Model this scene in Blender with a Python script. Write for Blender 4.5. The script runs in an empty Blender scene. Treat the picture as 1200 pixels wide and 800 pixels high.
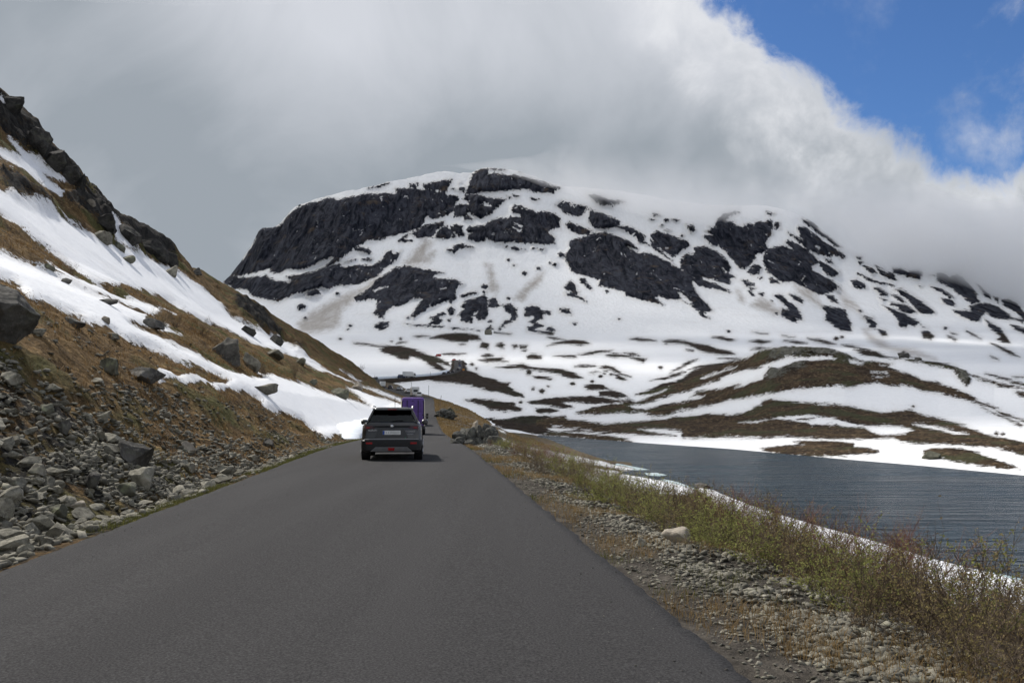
import bpy, bmesh, math, random
import numpy as np
from mathutils import Vector, Matrix
random.seed(7)
rng = np.random.default_rng(7)
R = math.radians
scene = bpy.context.scene
COL = scene.collection

# ------------------------------------------------------------------ camera
EYE = 1.54
PITCH = math.atan(0.081)
cam_data = bpy.data.cameras.new("camera")
cam_data.sensor_width = 36.0
cam_data.lens = 30.0
cam_data.clip_start = 0.1
cam_data.clip_end = 60000.0
cam = bpy.data.objects.new("camera", cam_data)
COL.objects.link(cam)
cam.location = (0, 0, EYE)
cam.rotation_euler = (math.pi / 2 + PITCH, 0, 0)
scene.camera = cam

# ------------------------------------------------------------------ sun and sky
SUN_EL = R(48)
SUN_AZ = R(-46)          # measured from +Y (the way the road runs) towards +X
sun_dir = Vector((math.sin(SUN_AZ) * math.cos(SUN_EL), math.cos(SUN_AZ) * math.cos(SUN_EL), math.sin(SUN_EL)))
sd = bpy.data.lights.new("sun", 'SUN')
sd.energy = 4.9
sd.angle = R(0.53)
sd.color = (1.0, 0.955, 0.89)
sun = bpy.data.objects.new("sun", sd)
COL.objects.link(sun)
sun.rotation_euler = sun_dir.to_track_quat('Z', 'Y').to_euler()

vs = scene.view_settings
vs.view_transform = 'Standard'
vs.look = 'None'
vs.exposure = 0.0
vs.gamma = 1.0
vs.use_curve_mapping = False
scene.cycles.use_denoising = True
scene.cycles.max_bounces = 8
scene.cycles.volume_bounces = 8
scene.cycles.transparent_max_bounces = 12
scene.cycles.volume_step_rate = 2.0


class NT:
    """small helper for building node trees"""
    def __init__(self, tree):
        self.t = tree
        self.t.nodes.clear()
        self.L = tree.links.new

    def n(self, typ, **kw):
        nd = self.t.nodes.new(typ)
        for k, v in kw.items():
            setattr(nd, k, v)
        return nd

    def put(self, sock, v):
        if isinstance(v, (int, float)):
            sock.default_value = v
        elif isinstance(v, tuple):
            sock.default_value = v if len(v) == len(sock.default_value) else (*v, 1.0)[:len(sock.default_value)]
        else:
            self.L(v, sock)

    def math(self, op, a, b=0.0, c=0.0, clamp=False):
        nd = self.n('ShaderNodeMath', operation=op, use_clamp=clamp)
        self.put(nd.inputs[0], a)
        self.put(nd.inputs[1], b)
        self.put(nd.inputs[2], c)
        return nd.outputs[0]

    def ramp(self, v, lo, hi, a=0.0, b=1.0, smooth=True):
        nd = self.n('ShaderNodeMapRange', interpolation_type='SMOOTHSTEP' if smooth else 'LINEAR')
        self.put(nd.inputs['Value'], v)
        nd.inputs['From Min'].default_value = lo
        nd.inputs['From Max'].default_value = hi
        nd.inputs['To Min'].default_value = a
        nd.inputs['To Max'].default_value = b
        return nd.outputs[0]

    def mix(self, f, a, b, mode='MIX'):
        nd = self.n('ShaderNodeMix', data_type='RGBA', blend_type=mode)
        self.put(nd.inputs[0], f)
        self.put(nd.inputs[6], a)
        self.put(nd.inputs[7], b)
        return nd.outputs[2]

    def noise(self, vec, scale, detail=4.0, rough=0.55, dist=0.0):
        nd = self.n('ShaderNodeTexNoise')
        if vec is not None:
            self.L(vec, nd.inputs['Vector'])
        nd.inputs['Scale'].default_value = scale
        nd.inputs['Detail'].default_value = detail
        nd.inputs['Roughness'].default_value = rough
        nd.inputs['Distortion'].default_value = dist
        return nd.outputs[0]

    def coords(self, which='Object', scale=None, rot=None):
        tc = self.n('ShaderNodeTexCoord')
        out = tc.outputs[which]
        if scale or rot:
            mp = self.n('ShaderNodeMapping')
            self.L(out, mp.inputs['Vector'])
            if scale:
                mp.inputs['Scale'].default_value = scale
            if rot:
                mp.inputs['Rotation'].default_value = rot
            out = mp.outputs[0]
        return out

    def attr(self, name):
        nd = self.n('ShaderNodeAttribute', attribute_name=name)
        return nd.outputs['Fac']

    def bump(self, h, strength, dist, normal=None):
        nd = self.n('ShaderNodeBump')
        nd.inputs['Strength'].default_value = strength
        nd.inputs['Distance'].default_value = dist
        self.L(h, nd.inputs['Height'])
        if normal is not None:
            self.L(normal, nd.inputs['Normal'])
        return nd.outputs[0]

    def principled(self, color, rough=0.8, normal=None, **kw):
        p = self.n('ShaderNodeBsdfPrincipled')
        self.put(p.inputs['Base Color'], color)
        self.put(p.inputs['Roughness'], rough)
        if normal is not None:
            self.L(normal, p.inputs['Normal'])
        for k, v in kw.items():
            self.put(p.inputs[k], v)
        o = self.n('ShaderNodeOutputMaterial')
        self.L(p.outputs[0], o.inputs['Surface'])
        return p


world = bpy.data.worlds.new("World")
scene.world = world
world.use_nodes = True
w = NT(world.node_tree)
sky = w.n('ShaderNodeTexSky', sky_type='NISHITA')
sky.sun_disc = False
sky.sun_elevation = SUN_EL
sky.sun_rotation = SUN_AZ
sky.altitude = 1000
sky.air_density = 1.0
sky.dust_density = 0.3
sky.ozone_density = 2.0
gen = w.n('ShaderNodeTexCoord').outputs['Generated']
sx = w.n('ShaderNodeSeparateXYZ')
w.L(gen, sx.inputs[0])
az = w.math('ARCTAN2', sx.outputs[0], sx.outputs[1])
el = w.math('ARCSINE', sx.outputs[2])
# the big cloud's edge: clear sky lies to the right of a slanting line and above the cloud's shoulder
n_big = w.noise(gen, 3.2, 6, 0.55, 0.3)
n_mid = w.noise(gen, 9.0, 7, 0.6, 0.4)
n_fine = w.noise(gen, 26.0, 6, 0.6, 0.2)
wob = w.math('ADD', w.math('MULTIPLY', w.math('SUBTRACT', n_mid, 0.5), 0.16),
             w.math('MULTIPLY', w.math('SUBTRACT', n_fine, 0.5), 0.05))
# line through (az,el) points of the cloud's slanting flank
def azel(px, py):
    X, Y = (px - 600) / 1000, (400 - py) / 1000
    c, s = math.cos(PITCH), math.sin(PITCH)
    d = Vector((X, c - Y * s, s + Y * c)).normalized()
    return math.atan2(d.x, d.y), math.asin(d.z)
a0, e0 = azel(832, 0)
a1, e1 = azel(1050, 185)
ln = math.hypot(a1 - a0, e1 - e0)
nx_, ny_ = -(e1 - e0) / ln, (a1 - a0) / ln
dist1 = w.math('ADD', w.math('MULTIPLY', w.math('SUBTRACT', az, a0), nx_),
               w.math('MULTIPLY', w.math('SUBTRACT', el, e0), ny_))
e2 = azel(1100, 213)[1]
dist2 = w.math('SUBTRACT', el, e2)
dmin = w.math('SMOOTH_MIN', dist1, dist2, 0.05)
clear = w.ramp(w.math('ADD', dmin, wob), -0.018, 0.020)
# broken cloud inside and beyond the clear part
n_brk = w.noise(gen, 4.6, 8, 0.62, 0.25)
broken = w.ramp(n_brk, 0.46, 0.68)
far_right = w.ramp(az, 0.40, 0.62)
broken_r = w.math('MULTIPLY', broken, w.math('ADD', w.math('MULTIPLY', far_right, 0.75), 0.15))
cover = w.math('MAXIMUM', w.math('SUBTRACT', 1.0, clear), broken_r)
# round to the right and behind, the sky is mostly broken cloud
cover = w.math('MAXIMUM', cover, w.math('MULTIPLY', w.ramp(az, 0.75, 1.5), w.ramp(n_brk, 0.34, 0.56)))
# cloud brightness: grey body, brighter sunlit flank next to the clear sky and in soft folds
flank = w.ramp(w.math('ADD', dmin, wob), -0.11, -0.012)
high = w.math('MULTIPLY', w.ramp(el, 0.27, 0.44), w.ramp(az, -0.50, -0.28))
streak = w.noise(w.coords('Generated', (1.0, 1.0, 0.7), (0.0, 0.75, 0.0)), 4.2, 6, 0.55, 0.6)
fold = w.math('ADD', w.math('MULTIPLY', high, 0.85), w.math('MULTIPLY', w.math('SUBTRACT', streak, 0.5), 1.5), clamp=True)
c_dark = (3.35, 3.75, 4.2)
c_mid = (6.5, 6.75, 7.3)
c_lit = (8.0, 8.15, 8.5)
colr = w.mix(fold, c_dark, c_mid)
colr = w.mix(w.math('MULTIPLY', flank, w.ramp(w.math('ADD', w.math('MULTIPLY', n_mid, 0.7), w.math('MULTIPLY', n_fine, 0.3)), 0.34, 0.66, 0.25, 1.0)), colr, c_lit)
clouds = colr
skyblue = w.mix(1.0, sky.outputs[0], (0.58, 0.82, 1.12), 'MULTIPLY')
mixc = w.mix(cover, skyblue, clouds)
bg = w.n('ShaderNodeBackground')
bg.inputs['Strength'].default_value = 0.1
w.L(mixc, bg.inputs['Color'])
wo = w.n('ShaderNodeOutputWorld')
w.L(bg.outputs[0], wo.inputs['Surface'])


# ------------------------------------------------------------------ projection helpers (used to lay out the land)
CP, SP = math.cos(PITCH), math.sin(PITCH)
def ray(px, py):
    px = np.asarray(px, float)
    py = np.asarray(py, float)
    X, Y = (px - 600) / 1000, (400 - py) / 1000
    dy = CP - Y * SP
    return X / dy, (SP + Y * CP) / dy          # x and z per metre of depth
def at(px, py, D):
    rx, rz = ray(px, py)
    return Vector((float(rx) * D, D, EYE + float(rz) * D))
def project(P):
    x, y, z = P[:, 0], P[:, 1], P[:, 2] - EYE
    f = np.maximum(y * CP + z * SP, 0.05)
    u = -y * SP + z * CP
    return np.stack([600 + 1000 * x / f, 400 - 1000 * u / f], 1)
def zpy(py, D):
    return EYE + float(ray(600, py)[1]) * D


# ------------------------------------------------------------------ noise in numpy
def vnoise(P, seed=0):
    P = np.asarray(P, float)
    i = np.floor(P).astype(np.int64)
    f = P - i
    u = f * f * f * (f * (f * 6 - 15) + 10)
    out = np.zeros(len(P))
    for dx in (0, 1):
        for dy in (0, 1):
            for dz in (0, 1):
                h = ((i[:, 0] + dx) * 374761393 + (i[:, 1] + dy) * 668265263 + (i[:, 2] + dz) * 2147483629 + seed * 1274126177) & 0xffffffff
                h = ((h ^ (h >> 13)) * 1274126177) & 0xffffffff
                h = (h ^ (h >> 16)) & 0xffffff
                wgt = (u[:, 0] if dx else 1 - u[:, 0]) * (u[:, 1] if dy else 1 - u[:, 1]) * (u[:, 2] if dz else 1 - u[:, 2])
                out += wgt * (h / 0xffffff * 2 - 1)
    return out
def fbm(P, octaves=4, seed=0, gain=0.5):
    a, s, o = 1.0, np.zeros(len(P)), 0.0
    Q = np.asarray(P, float).copy()
    for k in range(octaves):
        s += a * vnoise(Q, seed + k)
        o += a
        a *= gain
        Q = Q * 2.03 + 11.7
    return s / o
def ridged(P, octaves=4, seed=0):
    a, s, o = 1.0, np.zeros(len(P)), 0.0
    Q = np.asarray(P, float).copy()
    for k in range(octaves):
        s += a * (1 - 2 * np.abs(vnoise(Q, seed + k)))
        o += a
        a *= 0.5
        Q = Q * 2.1 + 5.3
    return s / o


# ------------------------------------------------------------------ outlines of snow and rock
def sd_poly(P, poly, RR=14.0):
    out = np.full(len(P), -RR)
    q = np.asarray(poly, float)
    lo, hi = q.min(0) - RR, q.max(0) + RR
    sel = np.where((P[:, 0] > lo[0]) & (P[:, 0] < hi[0]) & (P[:, 1] > lo[1]) & (P[:, 1] < hi[1]))[0]
    if len(sel) == 0:
        return out
    p = P[sel]
    d2 = np.full(len(sel), RR * RR)
    inside = np.zeros(len(sel), bool)
    n = len(q)
    for i in range(n):
        a, b = q[i], q[(i + 1) % n]
        ab = b - a
        t = np.clip(((p - a) @ ab) / max(ab @ ab, 1e-9), 0, 1)
        d2 = np.minimum(d2, ((p - a - t[:, None] * ab) ** 2).sum(1))
        cond = (a[1] > p[:, 1]) != (b[1] > p[:, 1])
        if a[1] != b[1]:
            xi = a[0] + (p[:, 1] - a[1]) / (b[1] - a[1]) * ab[0]
            inside ^= cond & (p[:, 0] < xi)
    d = np.sqrt(d2)
    out[sel] = np.where(inside, d, -d)
    return out
def sd_union(P, polys, RR=14.0):
    s = np.full(len(P), -RR)
    for p in polys:
        if isinstance(p, tuple):                     # a round spot: x, y, radius
            d = p[2] - np.hypot(P[:, 0] - p[0], (P[:, 1] - p[1]) * 1.3)
            s = np.maximum(s, np.maximum(d, -RR))
        else:
            s = np.maximum(s, sd_poly(P, p, RR))
    return s
def T(x0, y0, k, *polys):
    res = []
    for p in polys:
        if isinstance(p, tuple):
            res.append((x0 + p[0] / k, y0 + p[1] / k, max(1.3, p[2] / k)))
        else:
            res.append([(x0 + a / k, y0 + b / k) for a, b in p])
    return res
ROCK = []
ROCK += T(250, 190, 5,
 [(95,665),(130,600),(180,565),(205,515),(240,465),(255,425),(285,385),(330,388),(385,370),(410,345),(440,310),(470,280),(515,255),(560,240),(610,230),(660,210),(720,218),(770,207),(830,197),(880,185),(950,182),(1000,182),(1070,182),(1065,155),(1200,155),(1200,380),(1160,405),(1100,415),(1040,435),(980,460),(900,460),(850,485),(760,560),(690,605),(640,625),(700,560),(640,575),(570,610),(530,625),(430,628),(395,650),(330,640),(340,615),(260,640),(150,668)],
 [(50,700),(100,660),(155,675),(230,675),(310,660),(320,680),(380,695),(440,708),(460,690),(430,670),(470,665),(530,655),(590,640),(640,620),(690,600),(760,590),(750,610),(860,605),(940,600),(985,570),(1020,525),(1045,520),(1050,545),(1100,525),(1070,570),(1040,600),(1010,620),(960,665),(900,690),(850,710),(780,725),(720,720),(680,745),(630,735),(590,745),(540,760),(480,775),(430,795),(380,820),(280,800),(230,780),(205,760),(190,745),(120,740),(70,715)],
 [(690,600),(640,625),(760,560),(840,495),(815,515),(760,550),(700,590)],
 [(810,505),(860,495),(910,505),(920,535),(860,530)], [(750,590),(790,570),(835,568),(800,583)], [(870,570),(930,568),(920,580)],
 [(1085,465),(1120,430),(1170,405),(1200,385),(1200,430),(1150,425),(1120,450),(1165,462),(1110,468)],
 [(910,152),(950,140),(1030,122),(1000,133),(970,148)], [(1150,130),(1200,122),(1200,148),(1160,145)],
 [(540,770),(580,745),(620,760),(600,775)], (725,768,10), (505,252,9))
ROCK += T(350, 300, 5,
 [(320,240),(370,215),(430,180),(440,150),(500,110),(560,65),(620,60),(700,70),(760,80),(850,100),(800,110),(790,125),(850,130),(920,140),(970,165),(930,185),(915,215),(920,250),(890,280),(880,255),(820,285),(750,310),(700,345),(670,370),(655,350),(690,300),(730,250),(660,255),(600,285),(540,305),(510,330),(495,365),(475,355),(440,340),(460,310),(460,255),(400,255),(340,265)],
 [(120,200),(95,185),(40,230),(60,240),(130,225)], [(445,405),(480,387),(530,388),(520,410),(490,430),(450,420)], [(0,290),(20,280),(40,295),(20,308),(0,305)],
 [(950,235),(1000,210),(1045,205),(1050,220),(1000,235)],
 [(975,265),(1050,240),(1090,225),(1110,280),(1110,340),(1090,370),(1050,375),(1030,350),(1050,330),(1020,345),(1020,390),(990,395),(950,380),(955,350),(930,350),(965,310),(950,295)],
 [(1120,260),(1150,245),(1180,290),(1150,300),(1110,300)], [(870,310),(895,290),(915,320),(910,345),(885,345)],
 [(770,360),(850,330),(860,340),(825,360),(845,375),(820,395),(760,398),(790,380)], [(865,370),(890,368),(880,385)],
 [(620,393),(660,399),(740,404),(850,411),(840,420),(740,413),(650,409)], [(880,417),(990,427),(985,433),(890,424)], [(1010,430),(1070,435),(1050,442)],
 (300,408,9), (288,430,6), (244,484,8), (228,217,8), (38,366,9), (545,500,7), (598,485,7), (1088,180,14), (1085,210,9), (640,360,8))
ROCK += T(560, 300, 5,
 [(65,280),(90,245),(130,290),(100,300)], [(145,285),(190,280),(230,310),(230,350),(220,375),(195,375),(190,340),(160,320)], [(130,410),(160,370),(195,370),(200,385),(150,412)],
 [(275,310),(310,288),(350,295),(380,320),(425,325),(425,340),(380,340),(380,370),(350,375),(345,390),(390,405),(340,430),(450,445),(440,465),(390,455),(290,440),(290,415),(320,400),(300,385),(330,365),(330,350),(275,355)],
 [(400,430),(430,418),(455,440),(430,450)],
 [(505,185),(540,148),(580,175),(580,200),(600,210),(580,225),(620,245),(638,268),(600,250),(520,235),(510,215),(550,212),(510,195)],
 [(595,135),(625,130),(640,165),(665,185),(670,195),(640,185),(605,155)], [(475,305),(520,305),(540,310),(550,340),(520,342),(485,330)], [(550,392),(575,392),(570,399)],
 [(90,445),(140,447),(200,455),(190,460),(110,453)], [(48,430),(75,397),(92,430)],
 (275,100,12), (352,72,10), (448,48,14), (425,38,9), (210,55,8), (180,22,8), (755,208,10), (828,370,6), (40,180,12), (75,382,10), (178,247,9), (128,428,8))
ROCK += T(480, 180, 5,
 [(0,210),(85,208),(75,180),(130,172),(200,158),(245,150),(248,170),(225,200),(215,245),(285,250),(290,275),(265,285),(255,340),(200,370),(130,385),(100,370),(60,430),(20,450),(0,455)],
 [(20,455),(80,425),(200,398),(200,415),(160,450),(130,490),(70,495),(25,485)], [(145,490),(175,440),(215,425),(245,450),(270,490),(200,502)], [(240,430),(270,415),(310,425),(300,445),(320,475),(290,485),(270,460),(250,450)],
 [(330,240),(340,190),(370,125),(420,85),(455,85),(460,125),(495,118),(560,128),(615,122),(640,135),(690,140),(740,155),(790,165),(830,185),(885,205),(850,215),(845,232),(770,228),(720,220),(670,205),(640,215),(560,215),(490,225),(420,222),(370,240)],
 [(280,195),(330,195),(320,225),(285,220)], [(275,170),(300,168),(295,176)], [(0,185),(30,175),(55,182),(40,195),(5,195)], [(240,205),(265,200),(270,215)],
 [(260,370),(260,320),(290,295),(340,300),(350,280),(310,265),(330,240),(400,240),(470,255),(565,268),(530,300),(500,320),(490,345),(450,370),(410,378),(380,370),(350,345),(330,350),(370,385),(320,390),(325,365)],
 [(590,330),(610,302),(660,310),(720,330),(740,345),(800,340),(850,355),(880,380),(885,430),(840,445),(820,460),(850,490),(845,525),(800,530),(720,530),(620,520),(520,522),(470,515),(455,490),(440,510),(390,510),(345,500),(345,480),(370,465),(340,450),(350,430),(390,425),(440,420),(470,395),(530,378),(570,380),(590,365),(640,375),(645,360),(600,345)],
 [(255,540),(310,518),(330,535),(370,550),(290,560),(265,585),(215,565),(230,558),(260,560)], [(595,550),(620,542),(680,562),(620,568)], [(710,262),(760,268),(750,275),(715,270)], [(750,555),(790,560),(775,573)], [(605,240),(640,248),(620,255)], [(570,250),(600,255),(585,262)],
 [(455,85),(570,92),(560,96),(460,92)], [(640,104),(690,114),(660,112)],
 (578,622,8), (672,705,13), (755,672,11), (825,635,9), (848,650,14), (440,778,14), (612,655,7), (722,553,9), (568,545,6))
ROCK += T(650, 200, 5,
 [(190,140),(230,135),(320,165),(420,185),(370,190),(340,210),(310,200),(270,195),(230,175)], [(0,90),(40,100),(10,112)],
 [(5,205),(40,175),(110,195),(185,212),(180,245),(150,270),(110,262),(60,250)], [(195,215),(250,240),(330,270),(380,300),(370,325),(300,340),(240,335),(200,300)],
 [(60,315),(85,300),(120,315),(180,335),(220,350),(210,370),(150,375),(110,355),(70,335)],
 [(90,415),(150,395),(220,365),(290,360),(350,375),(400,390),(450,420),(490,460),(420,440),(480,480),(540,475),(600,500),(660,525),(690,545),(740,580),(740,530),(770,480),(830,490),(820,450),(880,440),(950,470),(1000,510),(1030,570),(1020,600),(1060,625),(1025,630),(1030,660),(960,650),(870,625),(870,640),(940,660),(1020,700),(1030,715),(960,700),(880,680),(830,660),(800,640),(830,710),(870,760),(910,810),(880,830),(830,815),(790,780),(730,750),(720,755),(650,750),(600,730),(590,745),(635,785),(600,775),(540,765),(460,740),(410,730),(410,710),(340,690),(260,675),(260,640),(160,610),(100,590),(90,565),(60,520),(60,490),(90,450),(80,430)],
 [(360,325),(430,325),(480,350),(530,385),(520,425),(490,420),(480,390),(430,360),(380,340)], [(520,410),(560,440),(540,435)],
 [(570,380),(600,350),(680,375),(780,410),(790,440),(740,470),(690,505),(640,470),(600,440),(575,405)], [(560,400),(600,440),(660,500),(690,530),(650,510),(590,470),(570,440)],
 [(770,315),(810,320),(825,350),(800,362),(780,340)], [(575,250),(610,250),(620,262),(580,265)], [(550,285),(590,285),(570,292)], [(690,285),(730,288),(710,295)], [(640,345),(675,350),(665,360)],
 [(880,350),(910,345),(905,325),(945,330),(950,290),(990,250),(1060,240),(1080,245),(1030,265),(1000,290),(1060,310),(1120,350),(1130,315),(1180,330),(1200,300),(1200,480),(1170,490),(1180,520),(1120,575),(1080,570),(1060,530),(1000,475),(960,440),(920,440),(890,400),(875,380),(920,375)],
 [(1130,590),(1160,550),(1200,550),(1200,600),(1160,615)], [(1095,640),(1120,640),(1165,665),(1170,680),(1120,680)], [(1140,688),(1180,690),(1160,700)], [(1140,705),(1170,730),(1150,730)],
 (655,290,10), (628,318,8), (745,382,10), (305,705,10), (40,490,14))
ROCK += T(820, 220, 5,
 [(280,210),(330,220),(330,200),(390,200),(390,180),(420,190),(430,230),(425,270),(400,300),(385,330),(400,360),(360,380),(340,385),(330,390),(320,420),(290,450),(265,475),(235,465),(210,440),(195,400),(260,215),(280,240)],
 [(390,140),(440,150),(410,165),(395,155)], [(440,205),(465,205),(470,240),(440,240)],
 [(280,490),(310,450),(350,450),(370,470),(320,515)], [(340,525),(365,525),(355,535)], [(410,530),(450,545),(470,560),(420,555)], [(345,620),(375,622),(370,632)],
 [(370,400),(400,360),(460,345),(490,340),(545,360),(500,315),(520,305),(590,335),(640,370),(690,420),(690,455),(655,460),(660,485),(720,515),(780,545),(815,580),(770,610),(700,625),(640,600),(590,575),(540,550),(480,555),(430,520),(390,490),(370,450)],
 [(515,258),(545,275),(600,300),(570,240),(575,222),(620,235),(660,265),(720,310),(780,345),(850,400),(840,412),(790,395),(760,402),(700,390),(650,370),(640,372),(590,335)],
 [(690,430),(740,445),(800,480),(820,505),(780,520),(740,500),(715,465)],
 [(595,180),(640,195),(690,215),(705,250),(760,280),(800,320),(835,350),(790,345),(740,300),(680,255),(620,210)],
 [(730,415),(770,425),(785,450),(740,435)], [(735,625),(780,635),(815,685),(770,665)], [(710,690),(780,700),(850,715),(870,760),(880,800),(850,825),(790,800),(735,775),(740,730)],
 [(435,630),(470,622),(505,645),(520,670),(560,690),(595,735),(600,775),(560,765),(570,785),(530,780),(480,745),(480,705),(520,710),(510,690),(470,660)],
 [(515,620),(560,628),(605,660),(600,675),(555,660)], [(885,545),(920,535),(970,565),(975,588),(930,588),(900,570)],
 [(0,640),(30,670),(75,720),(30,725),(0,735)], [(0,735),(60,765),(30,760)], [(960,755),(1000,760),(1040,795),(1020,810),(980,790)],
 (452,735,8), (940,720,7), (422,665,6))
ROCK += T(960, 270, 5,
 [(0,185),(60,205),(120,245),(110,262),(60,265),(30,230)], [(15,440),(70,450),(150,470),(170,510),(190,560),(185,592),(130,585),(90,560),(80,535),(35,525),(45,480)],
 [(265,500),(310,510),(340,545),(330,575),(285,575),(300,545)], [(340,575),(390,590),(400,615),(370,620)], [(265,210),(310,220),(335,245),(310,258)],
 [(330,210),(370,230),(385,245),(440,255),(455,290),(420,290),(380,275),(350,250)], [(430,225),(480,225),(530,240),(590,235),(608,255),(580,290),(540,280),(480,260),(440,245)],
 [(225,250),(280,275),(350,300),(400,310),(360,318),(300,300)], [(410,310),(440,320),(430,330)], [(315,335),(350,332),(410,375),(370,385)], [(415,375),(470,385),(515,425),(470,410)],
 [(440,345),(480,340),(530,370),(590,405),(650,450),(680,485),(640,492),(590,485),(540,430),(500,390)], [(350,395),(380,395),(400,410),(375,415)],
 [(405,415),(450,425),(520,440),(575,480),(540,488),(490,475),(460,450),(420,440)], [(365,435),(420,455),(500,485),(560,520),(585,535),(560,560),(520,545),(510,570),(475,565),(460,520),(430,480)],
 [(600,590),(640,590),(675,620),(655,640),(610,630)], [(595,555),(635,575),(610,570)], [(635,262),(680,258),(680,270)],
 [(690,250),(730,245),(760,275),(800,255),(830,270),(880,320),(920,370),(940,420),(900,430),(860,400),(800,360),(740,320),(690,295)], [(655,330),(720,345),(790,395),(760,395),(700,350)], [(715,395),(780,410),(790,440),(730,420)],
 [(780,465),(830,465),(890,470),(880,440),(940,425),(1000,430),(1050,445),(1100,480),(1140,510),(1200,520),(1200,550),(1150,525),(1090,520),(1020,505),(970,480),(940,530),(890,525),(830,500)],
 [(920,310),(950,330),(1000,380),(1005,405),(960,370)], [(1020,390),(1050,395),(1050,430)], [(1065,410),(1110,400),(1150,420),(1200,480),(1250,560),(1200,525),(1150,480),(1080,440)],
 [(960,510),(1010,540),(1060,570),(1090,610),(1120,660),(1080,660),(1040,640),(1060,620),(1000,570)], [(1120,550),(1160,560),(1250,590),(1200,605),(1150,580)],
 [(860,585),(920,615),(950,635),(890,610)], [(750,615),(810,635),(800,645),(760,630)], [(765,595),(810,610),(780,608)], [(1000,660),(1060,680),(1120,705),(1175,745),(1120,730),(1060,695)], [(1000,735),(1050,755),(1010,745)],
 [(220,155),(250,155),(240,170)], [(235,185),(255,185),(240,195)], [(580,320),(605,328),(585,332)], [(475,725),(495,710),(530,730),(545,745),(500,745)], [(555,745),(590,745),(575,755)],
 (238,468,7), (740,573,9))
ROCK_HOLES = T(350, 300, 5, [(435,200),(530,165),(520,180),(445,210)])
ROCK_HOLES += T(480, 180, 5, [(410,295),(440,280),(480,308),(430,303)], [(925,295),(985,300),(970,318)], [(110,205),(185,218),(180,224),(115,212)])
ROCK_HOLES += T(650, 200, 5, [(75,195),(130,205),(120,218)], [(725,712),(760,732),(810,775),(785,782),(740,757)], [(980,565),(1010,590),(1000,600)], (660,455,8), (748,578,6))
ROCK_HOLES += T(820, 220, 5, [(680,345),(710,340),(700,360)])

# heath and boulder ground of the valley, the knoll and the far lake shore
HEATH = T(350, 300, 5,
 [(320,505),(380,508),(460,522),(560,525),(600,525),(680,545),(740,570),(820,600),(880,625),(915,650),(890,680),(830,670),(770,640),(720,605),(660,590),(640,610),(600,605),(550,580),(500,565),(470,545),(500,540),(400,520),(330,512)],
 [(570,515),(590,503),(635,503),(600,512)], [(670,470),(720,465),(770,470),(700,478)], [(770,480),(830,460),(900,450),(980,452),(1050,465),(1070,490),(1000,490),(990,505),(900,500),(850,490)],
 [(935,515),(980,518),(950,525)], [(1060,535),(1075,500),(1115,515),(1110,545)], [(1155,525),(1190,508),(1200,540)], [(840,572),(900,570),(980,575),(920,585),(850,582)], [(1070,585),(1120,572),(1140,585),(1090,593)],
 [(440,735),(560,720),(690,712),(860,692),(910,685),(915,710),(700,730),(560,745),(560,790),(480,800),(440,770)])
HEATH += T(500, 390, 5,
 [(0,262),(100,252),(170,240),(165,170),(215,165),(240,215),(280,230),(330,255),(400,270),(440,290),(490,292),(480,310),(520,340),(560,360),(570,380),(520,372),(440,350),(350,335),(250,305),(150,292),(60,285),(0,275)],
 [(225,395),(290,388),(400,395),(490,415),(560,445),(550,458),(450,460),(370,455),(340,430),(280,410)],
 [(590,405),(640,400),(700,385),(800,380),(870,375),(960,370),(1060,385),(1200,395),(1180,405),(1100,412),(930,415),(860,405),(790,410),(860,435),(800,438),(700,425),(620,420)],
 [(640,445),(700,440),(780,455),(720,470),(650,472)], [(875,465),(960,440),(1040,425),(1120,415),(1200,420),(1200,455),(1100,470),(900,475)],
 [(320,495),(450,505),(560,490),(650,485),(740,487),(810,485),(830,505),(900,515),(1000,530),(1060,530),(1200,520),(1200,595),(1000,580),(970,570),(900,565),(790,545),(720,550),(790,555),(700,570),(750,575),(810,575),(900,590),(1050,605),(1190,630),(1180,640),(1050,635),(900,620),(760,605),(640,590),(520,580),(440,560),(380,540),(380,530)],
 (265,183,13), (290,213,9), (600,230,16), (625,325,9), (676,340,18), (712,314,7), (552,405,10), (500,418,14))
HEATH += T(560, 300, 5,
 [(20,585),(60,572),(92,582),(50,593)], [(105,520),(140,510),(158,522),(135,540)], [(200,525),(225,520),(240,532),(210,540)], [(245,525),(290,525),(285,542),(245,540)], [(255,550),(290,548),(275,560)], [(285,585),(320,573),(375,580),(370,605),(290,605)],
 [(100,650),(180,640),(260,632),(330,650),(420,655),(480,660),(550,680),(620,712),(560,715),(480,690),(400,675),(300,665),(180,662)], [(0,612),(60,600),(150,590),(140,610),(180,620),(60,625)],
 [(320,700),(380,702),(440,712),(430,722),(350,715)], [(405,530),(440,510),(510,495),(560,490),(620,497),(660,515),(600,525),(560,518),(500,515),(440,522)], [(405,475),(480,480),(520,490),(450,488)],
 [(440,585),(480,578),(570,580),(580,597),(500,595)], [(580,578),(650,565),(720,555),(790,555),(770,565),(690,570),(610,580)], [(745,580),(790,570),(860,578),(900,590),(960,597),(990,600),(970,622),(930,610),(880,592),(800,592)],
 [(855,568),(910,570),(945,582),(890,583)], [(565,645),(600,637),(690,640),(640,648)], [(700,652),(750,640),(800,655),(840,685),(895,705),(840,695),(790,675),(720,660)], [(800,695),(830,693),(875,725),(850,730),(815,712)],
 [(655,685),(690,675),(720,682),(680,690)], [(735,670),(760,675),(750,680)],
 (1070,657,12), (555,748,12), (670,735,12), (740,690,9), (780,693,8), (720,700,10))
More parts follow.
